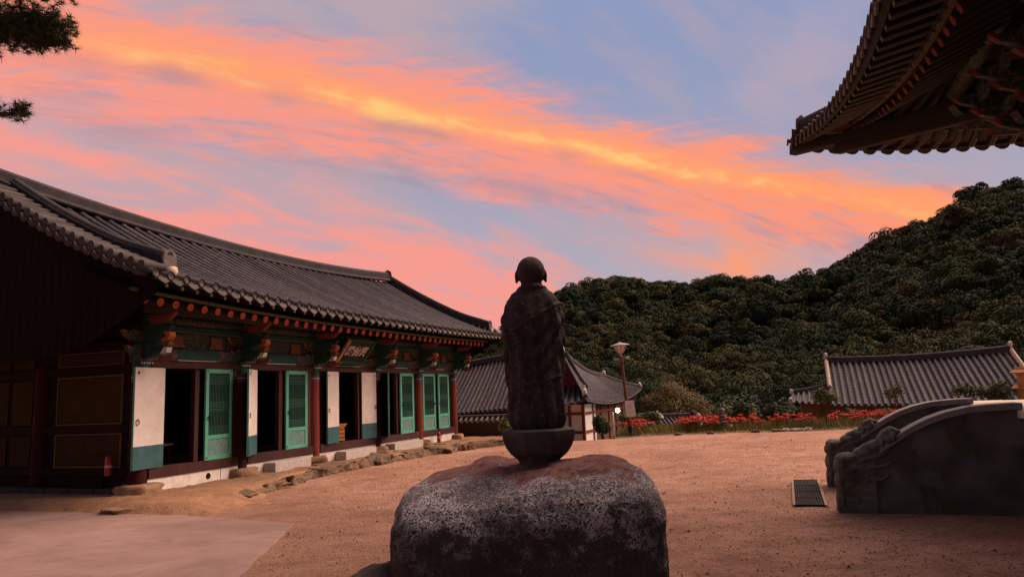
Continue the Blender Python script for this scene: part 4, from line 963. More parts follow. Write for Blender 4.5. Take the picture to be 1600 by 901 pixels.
for X in fx:
    wm = hipclip_front(X); pts = [up_front(X, w) for w in np.linspace(-.03, wm, 10)]
    row_mesh(pts, (1, 0, 0), .085).build('tile_row', 'tile', rh, 'auto')
    e = up_front(X, -.05); obj('round_end_tile', e2, rh, e + Vector((0, 0, .01)), (R(-80), 0, 0))
    e = up_front(X - SP / 2, -.04); sl_ = math.atan2(front_eave(X).z - front_eave(X - SP).z, SP)
    obj('flat_end_tile', l2, rh, e - Vector((0, 0, .05)), (0, -sl_, math.pi))
for Y in np.arange(-14.27, -23.5, -SP):
    wm = hipclip_far(Y); pts = [up_far(Y, w) for w in np.linspace(-.03, wm, 10)]
    row_mesh(pts, (0, 1, 0), .085).build('tile_row', 'tile', rh, 'auto')
    e = up_far(Y, -.05); obj('round_end_tile', e2, rh, e + Vector((0, 0, .01)), (R(-80), 0, R(-90)))
    e = up_far(Y - SP / 2, -.04); sl_ = math.atan2(far_eave(Y).z - far_eave(Y - SP).z, SP)
    obj('flat_end_tile', l2, rh, e - Vector((0, 0, .05)), (0, sl_, R(90)))
hp = [up_front(XC - w, w) + Vector((0, 0, .02)) for w in np.linspace(.25, 7., 14)]
ridge_mesh(hp, .14, [(.16, .12), (.14, .06), (.135, .06), (.13, .06), (.125, .05)], .09).build('hip_ridge', 'tile', rh)
c0_ = hp[0]; obj('ridge_end_tile', MB().prism(end_plate(.34, .56), 1, -.04, .03).mesh('ridge_end_tile', 'tile_end'), rh, c0_ - Vector((0, 0, .02)), (0, 0, R(-45)), bevel=.012)
# undersides: eave boards, flying rafters, laths, rafters
def under(front, p, w, dz):                             # point below the eave, w in from the edge
    q = up_front(p, w) if front else up_far(p, w)
    e = front_eave(p) if front else far_eave(p)
    return Vector((q.x, q.y, e.z + (w * .13) + dz))
RI = 3.3
for front, a0, a1 in ((True, XC - .06, XN), (False, -14.21, -23.0)):
    mm = MB(); mm.grid(lambda u, w: under(front, a0 + (a1 - a0) * u, .02 + .85 * w, -.05 + 0 * w), 60, 3); mm.build('eave_boarding', 'red_wood', rh)
    def rfl(p, w):
        q = under(front, p, w, 0); return Vector((q.x, q.y, (front_eave(p) if front else far_eave(p)).z - .02 + (w - .85) * .36))
    mm = MB(); mm.grid(lambda u, w: rfl(a0 + (a1 - a0) * u, .85 + min(RI - .85, max(.05, abs(a0 - (a0 + (a1 - a0) * u)) - .2)) * w), 60, 6); mm.build('eave_boarding', 'red_wood', rh)
    # laths (continuous strips): at the eave edge and above the rafter ends
    for nme, w_, dz_, ww, hh, mt in (('eave_lath', .04, -.13, .09, .09, 'rafter_wood'), ('rafter_lath', .92, -.13, .10, .13, 'edge_pale')):
        mm = MB(); seq = [a0 + (a1 - a0) * i / 50 for i in range(51)]
        seq = [s for s in seq if abs(s - a0) > w_ - .3]
        P_ = [under(front, s, w_, dz_) for s in seq]
        inn = Vector((0, -1, 0)) if front else Vector((-1, 0, 0)); v = []; f = []
        for q in P_: v += [q, q + inn * ww, q + inn * ww + Vector((0, 0, hh)), q + Vector((0, 0, hh))]
        for i in range(len(P_) - 1):
            for j in range(4): f.append((i * 4 + j, i * 4 + (j + 1) % 4, i * 4 + 4 + (j + 1) % 4, i * 4 + 4 + j))
        f += [(0, 1, 2, 3), tuple(len(v) - 4 + j for j in (3, 2, 1, 0))]
        mm.add(v, f).build(nme, mt, rh)
    # flying rafters and round rafters, fanning towards the corner
    s = .32
    while s < abs(a1 - a0) - .2:
        p = a0 - s; fan = max(0., 1 - s / 3.6)            # rafters turn towards the diagonal near the corner
        def along(w, dzz):
            q = under(front, p, 0, 0); lim = min(w, RI)
            sh = -fan * w * .9 if s > .5 else -w
            qq = under(front, max(min(p + sh * (1 if not front else 1), a0), a1), w, 0)
            return Vector((qq.x, qq.y, (front_eave(p) if front else far_eave(p)).z + dzz))
        A_, B_ = along(.16, -.10), along(1.02, .06)
        fo_ = MB().bar(A_, B_, .10, .11).build('flying_rafter', 'rafter_wood', rh)
        tdir = (A_ - B_).normalized()
        MB().bar(A_ + tdir * .008, A_ + tdir * .001, .098, .108).build('flying_rafter_end', 'fly_end', fo_)
        sd2 = tdir.cross(Vector((0, 0, 1))).normalized() * .051
        dn = Vector((0, 0, -.050))
        MB().bar(A_ + sd2 + dn, B_ + sd2 + dn, .02, .024).build('painted_edge', 'edge_pale', fo_)
        A2, B2 = along(.98, -.21), along(2.7 if s > 1.2 else 1.3 + s, .50 if s > 1.2 else .1 + .3 * s)
        ro_ = MB().tube([A2, B2], [.078, .095], 10).build('rafter', 'rafter_wood', rh, 'auto')
        t2 = (A2 - B2).normalized(); MB().tube([A2 + t2 * .008, A2 + t2 * .001], .077, 12).build('rafter_end', 'dan_pink', ro_)
        s += .36
# corner (hip) rafter
A_ = up_front(XC - .05, .05) + Vector((0, 0, -.22)); B_ = Vector((2.6, -17.85, 7.0))
MB().bar(A_, B_, .22, .26).build('hip_rafter', 'rafter_wood', rh, bevel=.02)
MB().bar(A_.lerp(B_, .25) - Vector((0, 0, .25)), B_ - Vector((0, 0, .22)), .2, .22).build('hip_rafter', 'rafter_wood', rh, bevel=.02)
# body: columns, walls, bracket tiers
CF, CB = -18.1, 2.6
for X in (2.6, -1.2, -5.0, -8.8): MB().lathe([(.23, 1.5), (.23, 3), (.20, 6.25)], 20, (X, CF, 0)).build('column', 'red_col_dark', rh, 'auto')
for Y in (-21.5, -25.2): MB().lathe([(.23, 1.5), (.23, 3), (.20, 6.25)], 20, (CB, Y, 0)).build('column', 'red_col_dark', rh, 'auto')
MB().box(-9, 2.5, CF - .08, CF + .06, 1.5, 5.85).build('front_wall', 'dark_wood', rh); MB().box(CB - .08, CB + .06, -25.3, CF - .1, 1.5, 5.85).build('side_wall', 'ochre_wall', rh)
MB().box(-9, 2.9, CF - .15, CF + .15, 5.85, 6.25).build('tie_beam', 'dan_pattern', rh); MB().box(CB - .15, CB + .15, -25.3, CF - .16, 5.85, 6.25).build('tie_beam', 'dan_pattern', rh)
MB().box(-9, 2.58, CF - .05, CF + .04, 6.26, 7.9).build('bracket_wall', 'dan_pattern2', rh); MB().box(CB - .05, CB + .04, -25.3, CF - .06, 6.26, 7.9).build('bracket_wall', 'dan_pattern2', rh)
MB().tube([(-9, CF + 1.0, 7.42), (3.7, CF + 1.0, 7.42)], .15, 12).build('purlin', 'dan_pattern', rh, True); MB().tube([(CB + 1.0, -25, 7.42), (CB + 1.0, CF + 1.1, 7.42)], .15, 12).build('purlin', 'dan_pattern', rh, True)
def tier_poly(z, ln): return [(0, z), (ln - .4, z), (ln - .13, z + .11), (ln, z + .24), (ln - .17, z + .22), (ln - .3, z + .25), (0, z + .25)]
TI = [tier_poly(6.30, .62), tier_poly(6.57, .92), tier_poly(6.84, 1.2)]
br_me = [MB().prism(tp, 0, -.06, .06).mesh('bracket_arm', 'dan_pattern') for tp in TI]
tp_me = [MB().prism([tp[2], tp[3], (tp[4][0] + .05, tp[4][1])], 0, -.066, .066).mesh('bracket_tip', 'dan_pink') for tp in TI]
ca_me = [MB().prism([(0, z0), (.4, z0 + .02), (.58, z0 + .16), (.56, z0 + .20), (-.56, z0 + .20), (-.58, z0 + .16), (-.4, z0 + .02)], 1, yy - .05, yy + .05).mesh('bracket_cross_arm', 'dan_pattern2') for yy, z0 in ((.0, 6.36), (.4, 6.62), (.75, 6.9))]
def bracket_set(x, y, rot, sc=1.):
    for a, b_, c_ in zip(br_me, tp_me, ca_me):
        q = obj('bracket_arm', a, rh, (x, y, 0), (0, 0, rot), (1, sc, 1)); obj('bracket_tip', b_, q); obj('bracket_cross_arm', c_, q)
for X in np.arange(2.6, -9, -1.27): bracket_set(X, CF + .05, 0)
for Y in np.arange(CF - 1.22, -25, -1.22): bracket_set(CB + .05, Y, R(-90))
bracket_set(CB + .03, CF + .03, R(-45), 1.4)

# ================================================================== neighbouring tiled houses
def slope_fn(e0, e1, r0, r1, sag_e=0., sag_r=0., conc=.06):
    e0, e1, r0, r1 = map(Vector, (e0, e1, r0, r1))
    def fn(s, t):
        e = e0.lerp(e1, s) + Vector((0, 0, -sag_e * 4 * s * (1 - s))); r_ = r0.lerp(r1, s) + Vector((0, 0, -sag_r * 4 * s * (1 - s)))
        p = e.lerp(r_, t); p.z -= conc * (e - r_).length * t * (1 - t); return p
    return fn
def tiled_slope(parent, fn, rows, r=.075, joined=False, nt=9, ends=True, tile=.34):
    m = MB(); m.grid(lambda s, t: fn(s, t) - Vector((0, 0, .05)), rows * 2, nt); m.build('roof_deck', 'tile', parent, True)
    allm = MB()
    for i in range(rows + 1):
        s = min(.999, max(.001, i / rows)); pts = [fn(s, t) for t in np.linspace(0, 1, nt + 1)]
        side = (fn(min(1, s + .01), .5) - fn(max(0, s - .01), .5))
        rm = row_mesh(pts, side, r, tile, 5)
        if joined: allm.add(rm.v, rm.f)
        else: rm.build('tile_row', 'tile', parent, 'auto')
    if joined: o_ = allm.build('tile_rows', 'tile', parent, 'auto'); o_['kind'] = 'stuff'
def simple_ridge(parent, pts, w=.13, h=.28, name='ridge', n=12):
    P_ = [Vector(p) for p in pts]
    ridge_mesh(P_, w, [(w, h * .4), (w - .015, h * .3), (w - .025, h * .3)], w * .6).build(name, 'tile', parent)
def knob(parent, p, s=.14, mat='dan_white'):
    obj('ridge_end_tile', rock_mesh('ridge_end_tile', mat, (s * .8, s * .8, s * 1.3), .15, p[0], 2, .4), parent, p)
# --- house behind the statue: front-facing wing plus a gabled wing running back (grid frame, z world)
hs = thing('tiled_house', 'low white-walled house with grey tiled hip and gable roof behind the statue', 'house', (O.x, O.y, 0), RZ)
Z0 = -.55
fnC = slope_fn((18.2, 4.6, 1.0), (18.2, -2.95, 1.44), (21.6, 4.6, 3.30), (21.6, -2.6, 4.1), .0, .10)
tiled_slope(hs, fnC, 32, .075)
simple_ridge(hs, [fnC(s, 1.0) + Vector((.0, 0, .0)) for s in np.linspace(0, 1, 10)], .14, .2)
MB().grid(slope_fn((25., 4.6, 1.0), (25., -2.6, 1.2), (21.6, 4.6, 3.30), (21.6, -2.6, 4.1)), 8, 6).build('rear_roof_deck', 'tile', hs, True)
# gabled wing
AP = Vector((20.3, -3.80, 3.78)); FAR = Vector((29.0, -3.55, 2.76))
rl = [AP.lerp(FAR, s) - Vector((0, 0, .26 * math.sin(math.pi * s))) for s in np.linspace(0, 1, 10)]
def rlf(s): k_ = s * 9; i_ = min(8, int(k_)); return rl[i_].lerp(rl[i_ + 1], k_ - i_)
EN = Vector((18.6, -5.3, 1.62)); EFc = Vector((31.9, -5.25, 2.02))
def fnR(s, t):
    e = EN.lerp(EFc, s) + Vector((0, 0, -.42 * 4 * s * (1 - s))); r_ = rlf(s); p = e.lerp(r_, t); p.z -= .25 * t * (1 - t); return p
tiled_slope(hs, fnR, 40, .06, True)
def fnL(s, t):
    e = Vector((18.6, -2.2, 1.62)).lerp(Vector((31.9, -1.9, 2.0)), s); return e.lerp(rlf(s), t)
MB().grid(fnL, 12, 6).build('rear_roof_deck', 'tile', hs, True)
simple_ridge(hs, rl, .11, .16)
hipf = [FAR.lerp(EFc, s) - Vector((0, 0, .10 * math.sin(math.pi * s))) for s in np.linspace(0, 1, 8)]
simple_ridge(hs, hipf, .10, .15, 'hip_ridge'); MB().grid(lambda s, t: Vector((31.9, -5.25 + 3.35 * s, 2.0)).lerp(FAR, t), 8, 5).build('hip_deck', 'tile', hs, True)
knob(hs, AP + Vector((-.1, 0, .22)), .13); knob(hs, FAR + Vector((0, -.05, .2)), .14); knob(hs, EFc + Vector((-.2, .1, .2)), .13); knob(hs, (18.75, -5.15, 1.95), .14)
# gable front: red boarding, barge tiles, skirt roof below
gy = [(-4.55, 2.25), (-3.05, 2.25), (-3.80, 3.62)]
MB().prism([(-4.62, 2.2), (-2.98, 2.2), (-3.80, 3.66)], 0, 20.42, 20.5).build('gable_wall', 'house_red', hs)
for i in range(7):
    y0 = -4.5 + i * .2; ztop = 3.55 - abs(y0 + .08 + 3.8) * 1.75
    if ztop > 2.3: MB().box(20.38, 20.42, y0, y0 + .16, 2.22, ztop).build('gable_board', 'house_red', hs)
for s in (-1, 1):
    pts = [Vector((20.3, -3.8 + s * .98 * k_, 3.78 - 1.72 * k_ + .12 * math.sin(math.pi * k_) * -1)) for k_ in np.linspace(0, 1, 8)]
    simple_ridge(hs, pts, .12, .18, 'barge_ridge')
    for k_ in np.linspace(.08, .95, 8):
        c_ = Vector((20.12, -3.8 + s * .98 * k_, 3.70 - 1.72 * k_)); MB().tube([c_, c_ + Vector((.3, 0, 0))], .085, 8).build('barge_tile', 'tile_end', hs, 'auto')
fnS = slope_fn((18.45, -2.6, 1.44), (18.45, -5.3, 1.62), (20.4, -2.85, 2.24), (20.4, -4.72, 2.24), .12, .0)
tiled_slope(hs, fnS, 8, .085)
simple_ridge(hs, [Vector((20.3, -4.74, 2.1)).lerp(Vector((18.6, -5.25, 1.66)), k_) for k_ in np.linspace(0, 1, 6)], .11, .16, 'hip_ridge')
# walls and timber of the gabled wing
MB().box(19.2, 21.3, -4.95, -2.4, Z0 - .4, 1.6).build('wall', 'white_wall', hs); MB().box(21.3, 30.5, -4.94, -2.4, Z0 - .4, 1.6).build('wall', 'mud_wall', hs)  # long side under the eaves: its darkness is put into the wall colour
MB().box(19.2, 25, -2.4, 4.2, Z0 - .4, 1.2).build('wall', 'mud_wall', hs)
for X in np.arange(19.18, 30.6, 1.6): MB().box(X - .07, X + .07, -5.0, -4.94, Z0 - .4, 1.6).build('post', 'house_red', hs)
for Y in (-4.93, -4.3, -3.65, -3.0): MB().box(19.13, 19.19, Y - .06, Y + .06, Z0 - .4, 1.6).build('post', 'house_red', hs)
for z in (.12, .95): MB().box(19.2, 30.5, -4.985, -4.945, z, z + .12).build('rail', 'house_red', hs); MB().box(19.145, 19.195, -4.9, -2.4, z, z + .12).build('rail', 'house_red', hs)
MB().box(19.0, 30.6, -5.12, -2.3, 1.42, 1.6).build('eave_beam', 'dark_wood', hs)
# tile-capped boundary wall between hall and house
bw = thing('boundary_wall', 'low mud wall with tiled cap running behind the end of the temple hall', 'wall', (O.x, O.y, 0), RZ)
MB().box(17.65, 17.95, -1.95, 4.5, -.9, .78).build('wall_core', 'mud_wall', bw)
fnW = slope_fn((17.45, -2.0, .84), (17.45, 4.5, .84), (17.8, -2.0, 1.02), (17.8, 4.5, 1.02), 0, 0, 0)
for Y in np.arange(-1.95, 4.5, .26):
    MB().tube([(17.42, Y, .86), (17.80, Y, 1.04)], [.07, .065], 8).build('cap_tile', 'tile_end', bw, 'auto')
MB().prism([(17.45, .80), (18.15, .80), (17.8, 1.0)], 1, -2.0, 4.5).build('cap', 'tile', bw)
MB().tube([(17.8, -2.02, 1.06), (17.8, 4.5, 1.06)], .09, 10).build('cap_ridge', 'tile', bw, 'auto')

# --- house at right with long tiled roof
h2 = thing('tiled_house', 'house with one long straight grey tiled roof and pale gable edges below the hill', 'house', (O.x, O.y, 0), RZ)
ZD = -2.0
fnD = slope_fn((29.9, -15.75, .72), (29.9, -25.4, .60), (34, -15.9, 3.08), (34, -25.2, 3.18), .06, .16, .04)
tiled_slope(h2, fnD, 30, .10, False, 8)
MB().grid(slope_fn((38.1, -15.75, .8), (38.1, -25.4, .8), (34, -15.9, 3.08), (34, -25.2, 3.18)), 8, 4).build('rear_roof_deck', 'tile', h2, True)
simple_ridge(h2, [fnD(s, 1.0) for s in np.linspace(0, 1, 12)], .14, .26)
for s, Y in ((0, -15.75), (1, -25.35)):
    pts = [fnD(s, t) + Vector((0, 0, .04)) for t in np.linspace(.38 if s == 0 else .1, 1, 8)]
    ridge_mesh(pts, .1, [(.11, .07), (.1, .05)], .07).build('gable_ridge', 'plaster_lump', h2)
    knob(h2, fnD(s, 1.0) + Vector((0, 0, .38)), .14)
    MB().prism([(30.8, .7), (37.2, .7), (34, 2.7)], 1, Y + (.5 if s else -.5), Y + (.55 if s else -.55)).build('gable_wall', 'white_wall', h2)
MB().box(31, 37, -24.8, -16.3, ZD - .3, .8).build('wall', 'mud_wall', h2)
fnE = slope_fn((30.6, -13.7, .98), (30.6, -15.9, .82), (32.6, -13.9, 1.35), (32.4, -15.9, 1.72), .05, .06, .04)
tiled_slope(h2, fnE, 7, .085)
simple_ridge(h2, [fnE(s, 1.0) for s in np.linspace(0, 1, 6)], .11, .16, 'hip_ridge'); knob(h2, fnE(0, 1.0) + Vector((-.1, .1, .1)), .12); knob(h2, fnE(0, 0.) + Vector((.1, .0, .05)), .12)
MB().box(31, 34.6, -16.3, -14.2, ZD - .3, .9).build('wall', 'mud_wall', h2)
# clay chimney
ch = thing('clay_chimney', 'ochre clay chimney with orange tile caps at the edge of the long tiled roof', 'chimney', (21.35, 30., -.3), R(15))
MB().box(-.22, .22, -.22, .22, 0, 1.62).build('lower_shaft', 'chimney_clay', ch, bevel=.03)
MB().box(-.17, .17, -.17, .17, 1.75, 2.3).build('upper_shaft', 'chimney_clay', ch, bevel=.03)
for z, w in ((1.62, .36), (2.28, .32)):
    for s in (-1, 1): MB().prism([(0, z + .16), (s * w, z), (s * w, z + .05), (0, z + .22)], 1, -w, w).build('cap_tile', 'chimney_tile', ch)
    MB().tube([(0, -w, z + .2), (0, w, z + .2)], .06, 8).build('cap_ridge', 'chimney_tile', ch, 'auto')

# ================================================================== lamp post
lp_ = thing('lamp_post', 'slim brown lamp post with flat hooded lantern by the courtyard edge', 'lamp post', (4.91, 31.4, 0), 0)
lp_.rotation_euler = (0, R(-3.2), 0)
MB().lathe([(.15, -.1), (.15, .08), (.10, .12), (.095, .4)], 14).build('base', 'iron', lp_, 'auto')
MB().lathe([(.085, .35), (.07, 2.0), (.055, 3.45)], 14).build('pole', 'lamp_pole', lp_, 'auto')
MB().tube([(0, 0, 3.4), (0, 0, 3.62)], .045, 10).build('neck', 'lamp_metal', lp_, 'auto')
MB().lathe([(.12, 3.60), (.16, 3.66), (.29, 3.92)], 8, cap=True).build('lantern', 'lamp_glass', lp_, bevel=.004)
for k_ in range(8):
    w = k_ * math.pi / 4; MB().bar((.125 * math.cos(w), .125 * math.sin(w), 3.6), (.298 * math.cos(w), .298 * math.sin(w), 3.925), .022, .022).build('lantern_rib', 'iron', lp_)
MB().lathe([(.43, 3.93), (.44, 3.955), (.38, 3.985), (.14, 4.05), (.03, 4.09), (.02, 4.13)], 20).build('hood', 'lamp_metal', lp_, 'auto')
for s in (-1, 1):
    a_ = MB().tube([(0, 0, 3.36), (s * .2, -.03, 3.36)], .018, 6).build('arm', 'lamp_metal', lp_)
    MB().tube([(s * .18, -.10, 3.35), (s * .34, -.04, 3.39)], [.06, .075], 10).build('spot_light', 'lamp_metal', lp_, 'auto')
sg = thing('notice_sheet', 'small white notice sheet fixed to the lamp post', 'sign', (4.97, 31.28, .82), R(-4)); sg.rotation_euler = (0, R(-3), R(-6))
MB().box(-.20, .20, -.012, .0, 0, .70).build('sheet', 'sign_white', sg)
sq = MB()
for z0, l_ in ((.48, .13), (.40, .16), (.33, .05), (.20, .10)): sq.box(-.1, -.1 + l_, -.0135, -.0123, z0, z0 + .018)
sqo = sq.build('faded_marks', 'ink', sg); sqo['kind'] = 'stuff'
for z in (.06, .64): MB().box(-.20, .20, .001, .05, z - .02, z + .02).build('strap', 'iron', sg)
# lit globe by the house door
ll = thing('lit_lamp', 'small lit globe lamp on a pale post beside the house wall', 'lamp', (4.35, 32.6, -.25), 0)
MB().tube([(0, 0, -.2), (0, 0, 1.25)], .035, 10).build('post', 'dan_white', ll, 'auto')
MB().tube([(0, 0, 1.22), (.2, -.05, 1.28)], .02, 8).build('arm', 'iron', ll)
bb = MB(); ball(bb, (.22, -.06, 1.33), (.10, .10, .10), 3); bb.build('globe', 'lamp_glow', ll, True)

# ================================================================== hill with forest
SKY = [(-900, 590), (-300, 585), (200, 575), (600, 560), (720, 540), (790, 508), (840, 472), (870, 454), (910, 444), (970, 438), (1000, 441), (1040, 451), (1070, 444), (1100, 434), (1180, 428), (1215, 438), (1265, 421), (1320, 397), (1370, 373), (1450, 341), (1480, 326), (1525, 292), (1600, 284), (1750, 230), (2100, 180), (3000, 160)]
az_t, el_t = [], []
for x, y in SKY:
    d = _fw + RT * ((x - 800) / 1100) - UP * ((y - 450.5) / 1100)
    az_t.append(math.atan2(d.x, d.y)); el_t.append(d.z / math.hypot(d.x, d.y))
def ridge_R(a): return float(np.interp(a, [-.9, -.2, .05, .2, .4, .7, 1.2], [330, 300, 275, 255, 225, 200, 180]))
def ridge_H(a): return 2.05 + float(np.interp(a, az_t, el_t)) * ridge_R(a) - 6.2
def hill_z(x, y):
    a = math.atan2(x, y); r_ = math.hypot(x, y); R_ = ridge_R(a); H = ridge_H(a); r0 = 60.
    t = (r_ - r0) / (R_ - r0)
    if t < 0: return -2.6 + .4 * t * 10
    zb = -2.2
    g = .30 * t + .70 * (t * t * (3 - 2 * t)) if t < 1 else 1 - (t - 1) * 1.4
    n_ = fbm((x, y, 0), .016, 3, 2.) * 9 + fbm((x, y, 0), .045, 3, 9.) * 3.5
    return zb + (H - zb) * g + n_ * max(0, math.sin(math.pi * min(1, t)) ) * (1 if t < 1 else 0)
mb = MB(); AZ = np.linspace(-.85, 1.15, 240); TT = np.concatenate([np.linspace(0, 1, 90), [1.08, 1.25, 1.5]])
vv = []
for a in AZ:
    for t in TT:
        r_ = 60 + (ridge_R(a) - 60) * t; x, y = r_ * math.sin(a), r_ * math.cos(a); vv.append((x, y, hill_z(x, y)))
k = len(TT); mb.add(vv, [(i * k + j, (i + 1) * k + j, (i + 1) * k + j + 1, i * k + j + 1) for i in range(len(AZ) - 1) for j in range(k - 1)])
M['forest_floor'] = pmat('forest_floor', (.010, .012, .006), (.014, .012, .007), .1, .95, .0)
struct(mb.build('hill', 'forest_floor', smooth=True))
PAL = np.array([(.060, .075, .028), (.045, .065, .026), (.085, .085, .030), (.035, .052, .024), (.092, .082, .030), (.058, .066, .028), (.030, .048, .024)])
rg = np.random.default_rng(11)
def ico(sub):
    b = bmesh.new(); bmesh.ops.create_icosphere(b, subdivisions=sub, radius=1.); v = np.array([tuple(p.co) for p in b.verts]); f = np.array([[q.index for q in t.verts] for t in b.faces]); b.free(); return v, f
ICO = {1: ico(2)}
BV_, BF_, BC_, Q, C_ = [], [], [], [], []; nv_ = 0; ntree = 0
sp = 3.65
for a in np.arange(-.10, .78, sp / 170.):
    r_ = 61.
    while r_ < ridge_R(a) + 5:
        r_ += sp * (.75 + .5 * rg.random())
        if rg.random() > min(1., r_ / 165. * 1.15 + .12): continue
        aa = a + rg.uniform(-.5, .5) * sp / 170.; rr = r_ + rg.uniform(-1, 1)
        x, y = rr * math.sin(aa), rr * math.cos(aa); z = hill_z(x, y)
        rad = rg.uniform(1.9, 3.6) * (1.4 if rg.random() > .86 else 1); h = rg.uniform(1.2, 3.2)
        if rr > ridge_R(aa) - 14: rad = min(rad, 3.2) * .55; h *= .5
        d, f = ICO[1]
        k_ = np.ones(len(d)) + rg.normal(size=len(d)) * .06; flat = rg.uniform(.72, .95); cen = np.array([x, y, z + h])
        p = d * k_[:, None] * rad * .52; p[:, 2] *= flat; p += cen
        col = PAL[rg.integers(len(PAL))] * rg.uniform(.6, 1.05)
        BV_.append(p); BF_.append(f + nv_); nv_ += len(p); BC_.append(np.repeat(col[None], len(p), 0) * .8)
        nl = int(np.clip(850 * (150 / rr) ** 1.1 * (rad / 2.8) ** 1.5, 360, 2600)); sz = np.clip(.162 * (rr / 100) ** .8, .10, .30)
        lob = 13; lc = rg.normal(size=(lob, 3)); lc /= np.linalg.norm(lc, axis=1, keepdims=True); lc[:, 2] = np.abs(lc[:, 2]) * 1.15 - .3; lc *= rg.uniform(.5, .8, (lob, 1)); lr = rg.uniform(.24, .42, lob)
        w = rg.choice(lob, nl, p=lr ** 2 / (lr ** 2).sum()); dd = rg.normal(size=(nl, 3)); dd /= np.linalg.norm(dd, axis=1, keepdims=True); dd[:, 2] = np.where(dd[:, 2] < -.35, -dd[:, 2], dd[:, 2])
        lp = (lc[w] + dd * (lr[w] * rg.uniform(.82, 1.06, nl))[:, None]) * rad; lp[:, 2] *= flat; lp += cen
        nr = dd + rg.normal(size=(nl, 3)) * .5 + np.array([0, 0, .3]); nr /= np.linalg.norm(nr, axis=1, keepdims=True)
        t1 = np.cross(nr, rg.normal(size=(nl, 3))); t1 /= np.linalg.norm(t1, axis=1, keepdims=True) + 1e-9; t2 = np.cross(nr, t1); s_ = (sz * rg.uniform(.6, 1.3, nl))[:, None]
        Q.append(np.stack([lp - t1 * s_, lp + t1 * s_ * .7 - t2 * s_ * .8, lp + t2 * s_], 1).reshape(-1, 3))
        C_.append(np.repeat(col[None] * (rg.uniform(.85, 1.2, (nl, 1)) * rg.uniform(.85, 1.15, lob)[w][:, None]), 3, 0)); ntree += 1
bv = np.concatenate(BV_); bf = np.concatenate(BF_); lq = np.concatenate(Q); nb0 = len(bv); ntri, nq = len(bf), len(lq) // 3
me = bpy.data.meshes.new('forest'); me.vertices.add(nb0 + len(lq)); me.vertices.foreach_set('co', np.concatenate([bv, lq]).astype(np.float32).ravel())
li = np.concatenate([bf.ravel(), nb0 + np.arange(len(lq))]).astype(np.int32); me.loops.add(len(li)); me.loops.foreach_set('vertex_index', li)
me.polygons.add(ntri + nq); me.polygons.foreach_set('loop_start', np.concatenate([np.arange(ntri) * 3, ntri * 3 + np.arange(nq) * 3]).astype(np.int32))
me.polygons.foreach_set('use_smooth', np.concatenate([np.ones(ntri, bool), np.zeros(nq, bool)]))
ca_ = me.color_attributes.new('Col', 'FLOAT_COLOR', 'POINT'); cc = np.ones((nb0 + len(lq), 4), np.float32); cc[:, :3] = np.concatenate(BC_ + C_); ca_.data.foreach_set('color', cc.ravel())
me.update(); me.validate()
def canopy_mat():
    m = bpy.data.materials.new('forest_canopy'); m.use_nodes = True; t = m.node_tree; S.tree = t; b = t.nodes['Principled BSDF']; b.inputs['Roughness'].default_value = .85; b.inputs['Specular IOR Level'].default_value = .1
    at = t.nodes.new('ShaderNodeAttribute'); at.attribute_name = 'Col'; tc = t.nodes.new('ShaderNodeTexCoord'); sp_ = t.nodes.new('ShaderNodeSeparateXYZ'); t.links.new(tc.outputs['Object'], sp_.inputs[0])
    n_ = snoise(S(sp_.outputs[0]) * 1.6, S(sp_.outputs[1]) * 1.6, S(sp_.outputs[2]) * 1.6, 5, .7)
    hs = t.nodes.new('ShaderNodeHueSaturation'); t.links.new(at.outputs['Color'], hs.inputs['Color']); t.links.new((0.6 + n_ * .8).k, hs.inputs['Value']); t.links.new(hs.outputs[0], b.inputs['Base Color'])
    bp = t.nodes.new('ShaderNodeBump'); bp.inputs['Strength'].default_value = 1.; bp.inputs['Distance'].default_value = .25; t.links.new(n_.k, bp.inputs['Height']); t.links.new(bp.outputs[0], b.inputs['Normal'])
    return m
me.materials.append(canopy_mat()); SC['forest_tris'] = int(ntri + nq); SC['forest_trees'] = ntree
fo = obj('forest', me, kind='stuff'); tag(fo, 'dense mixed forest covering the hillside beyond the houses', 'forest')

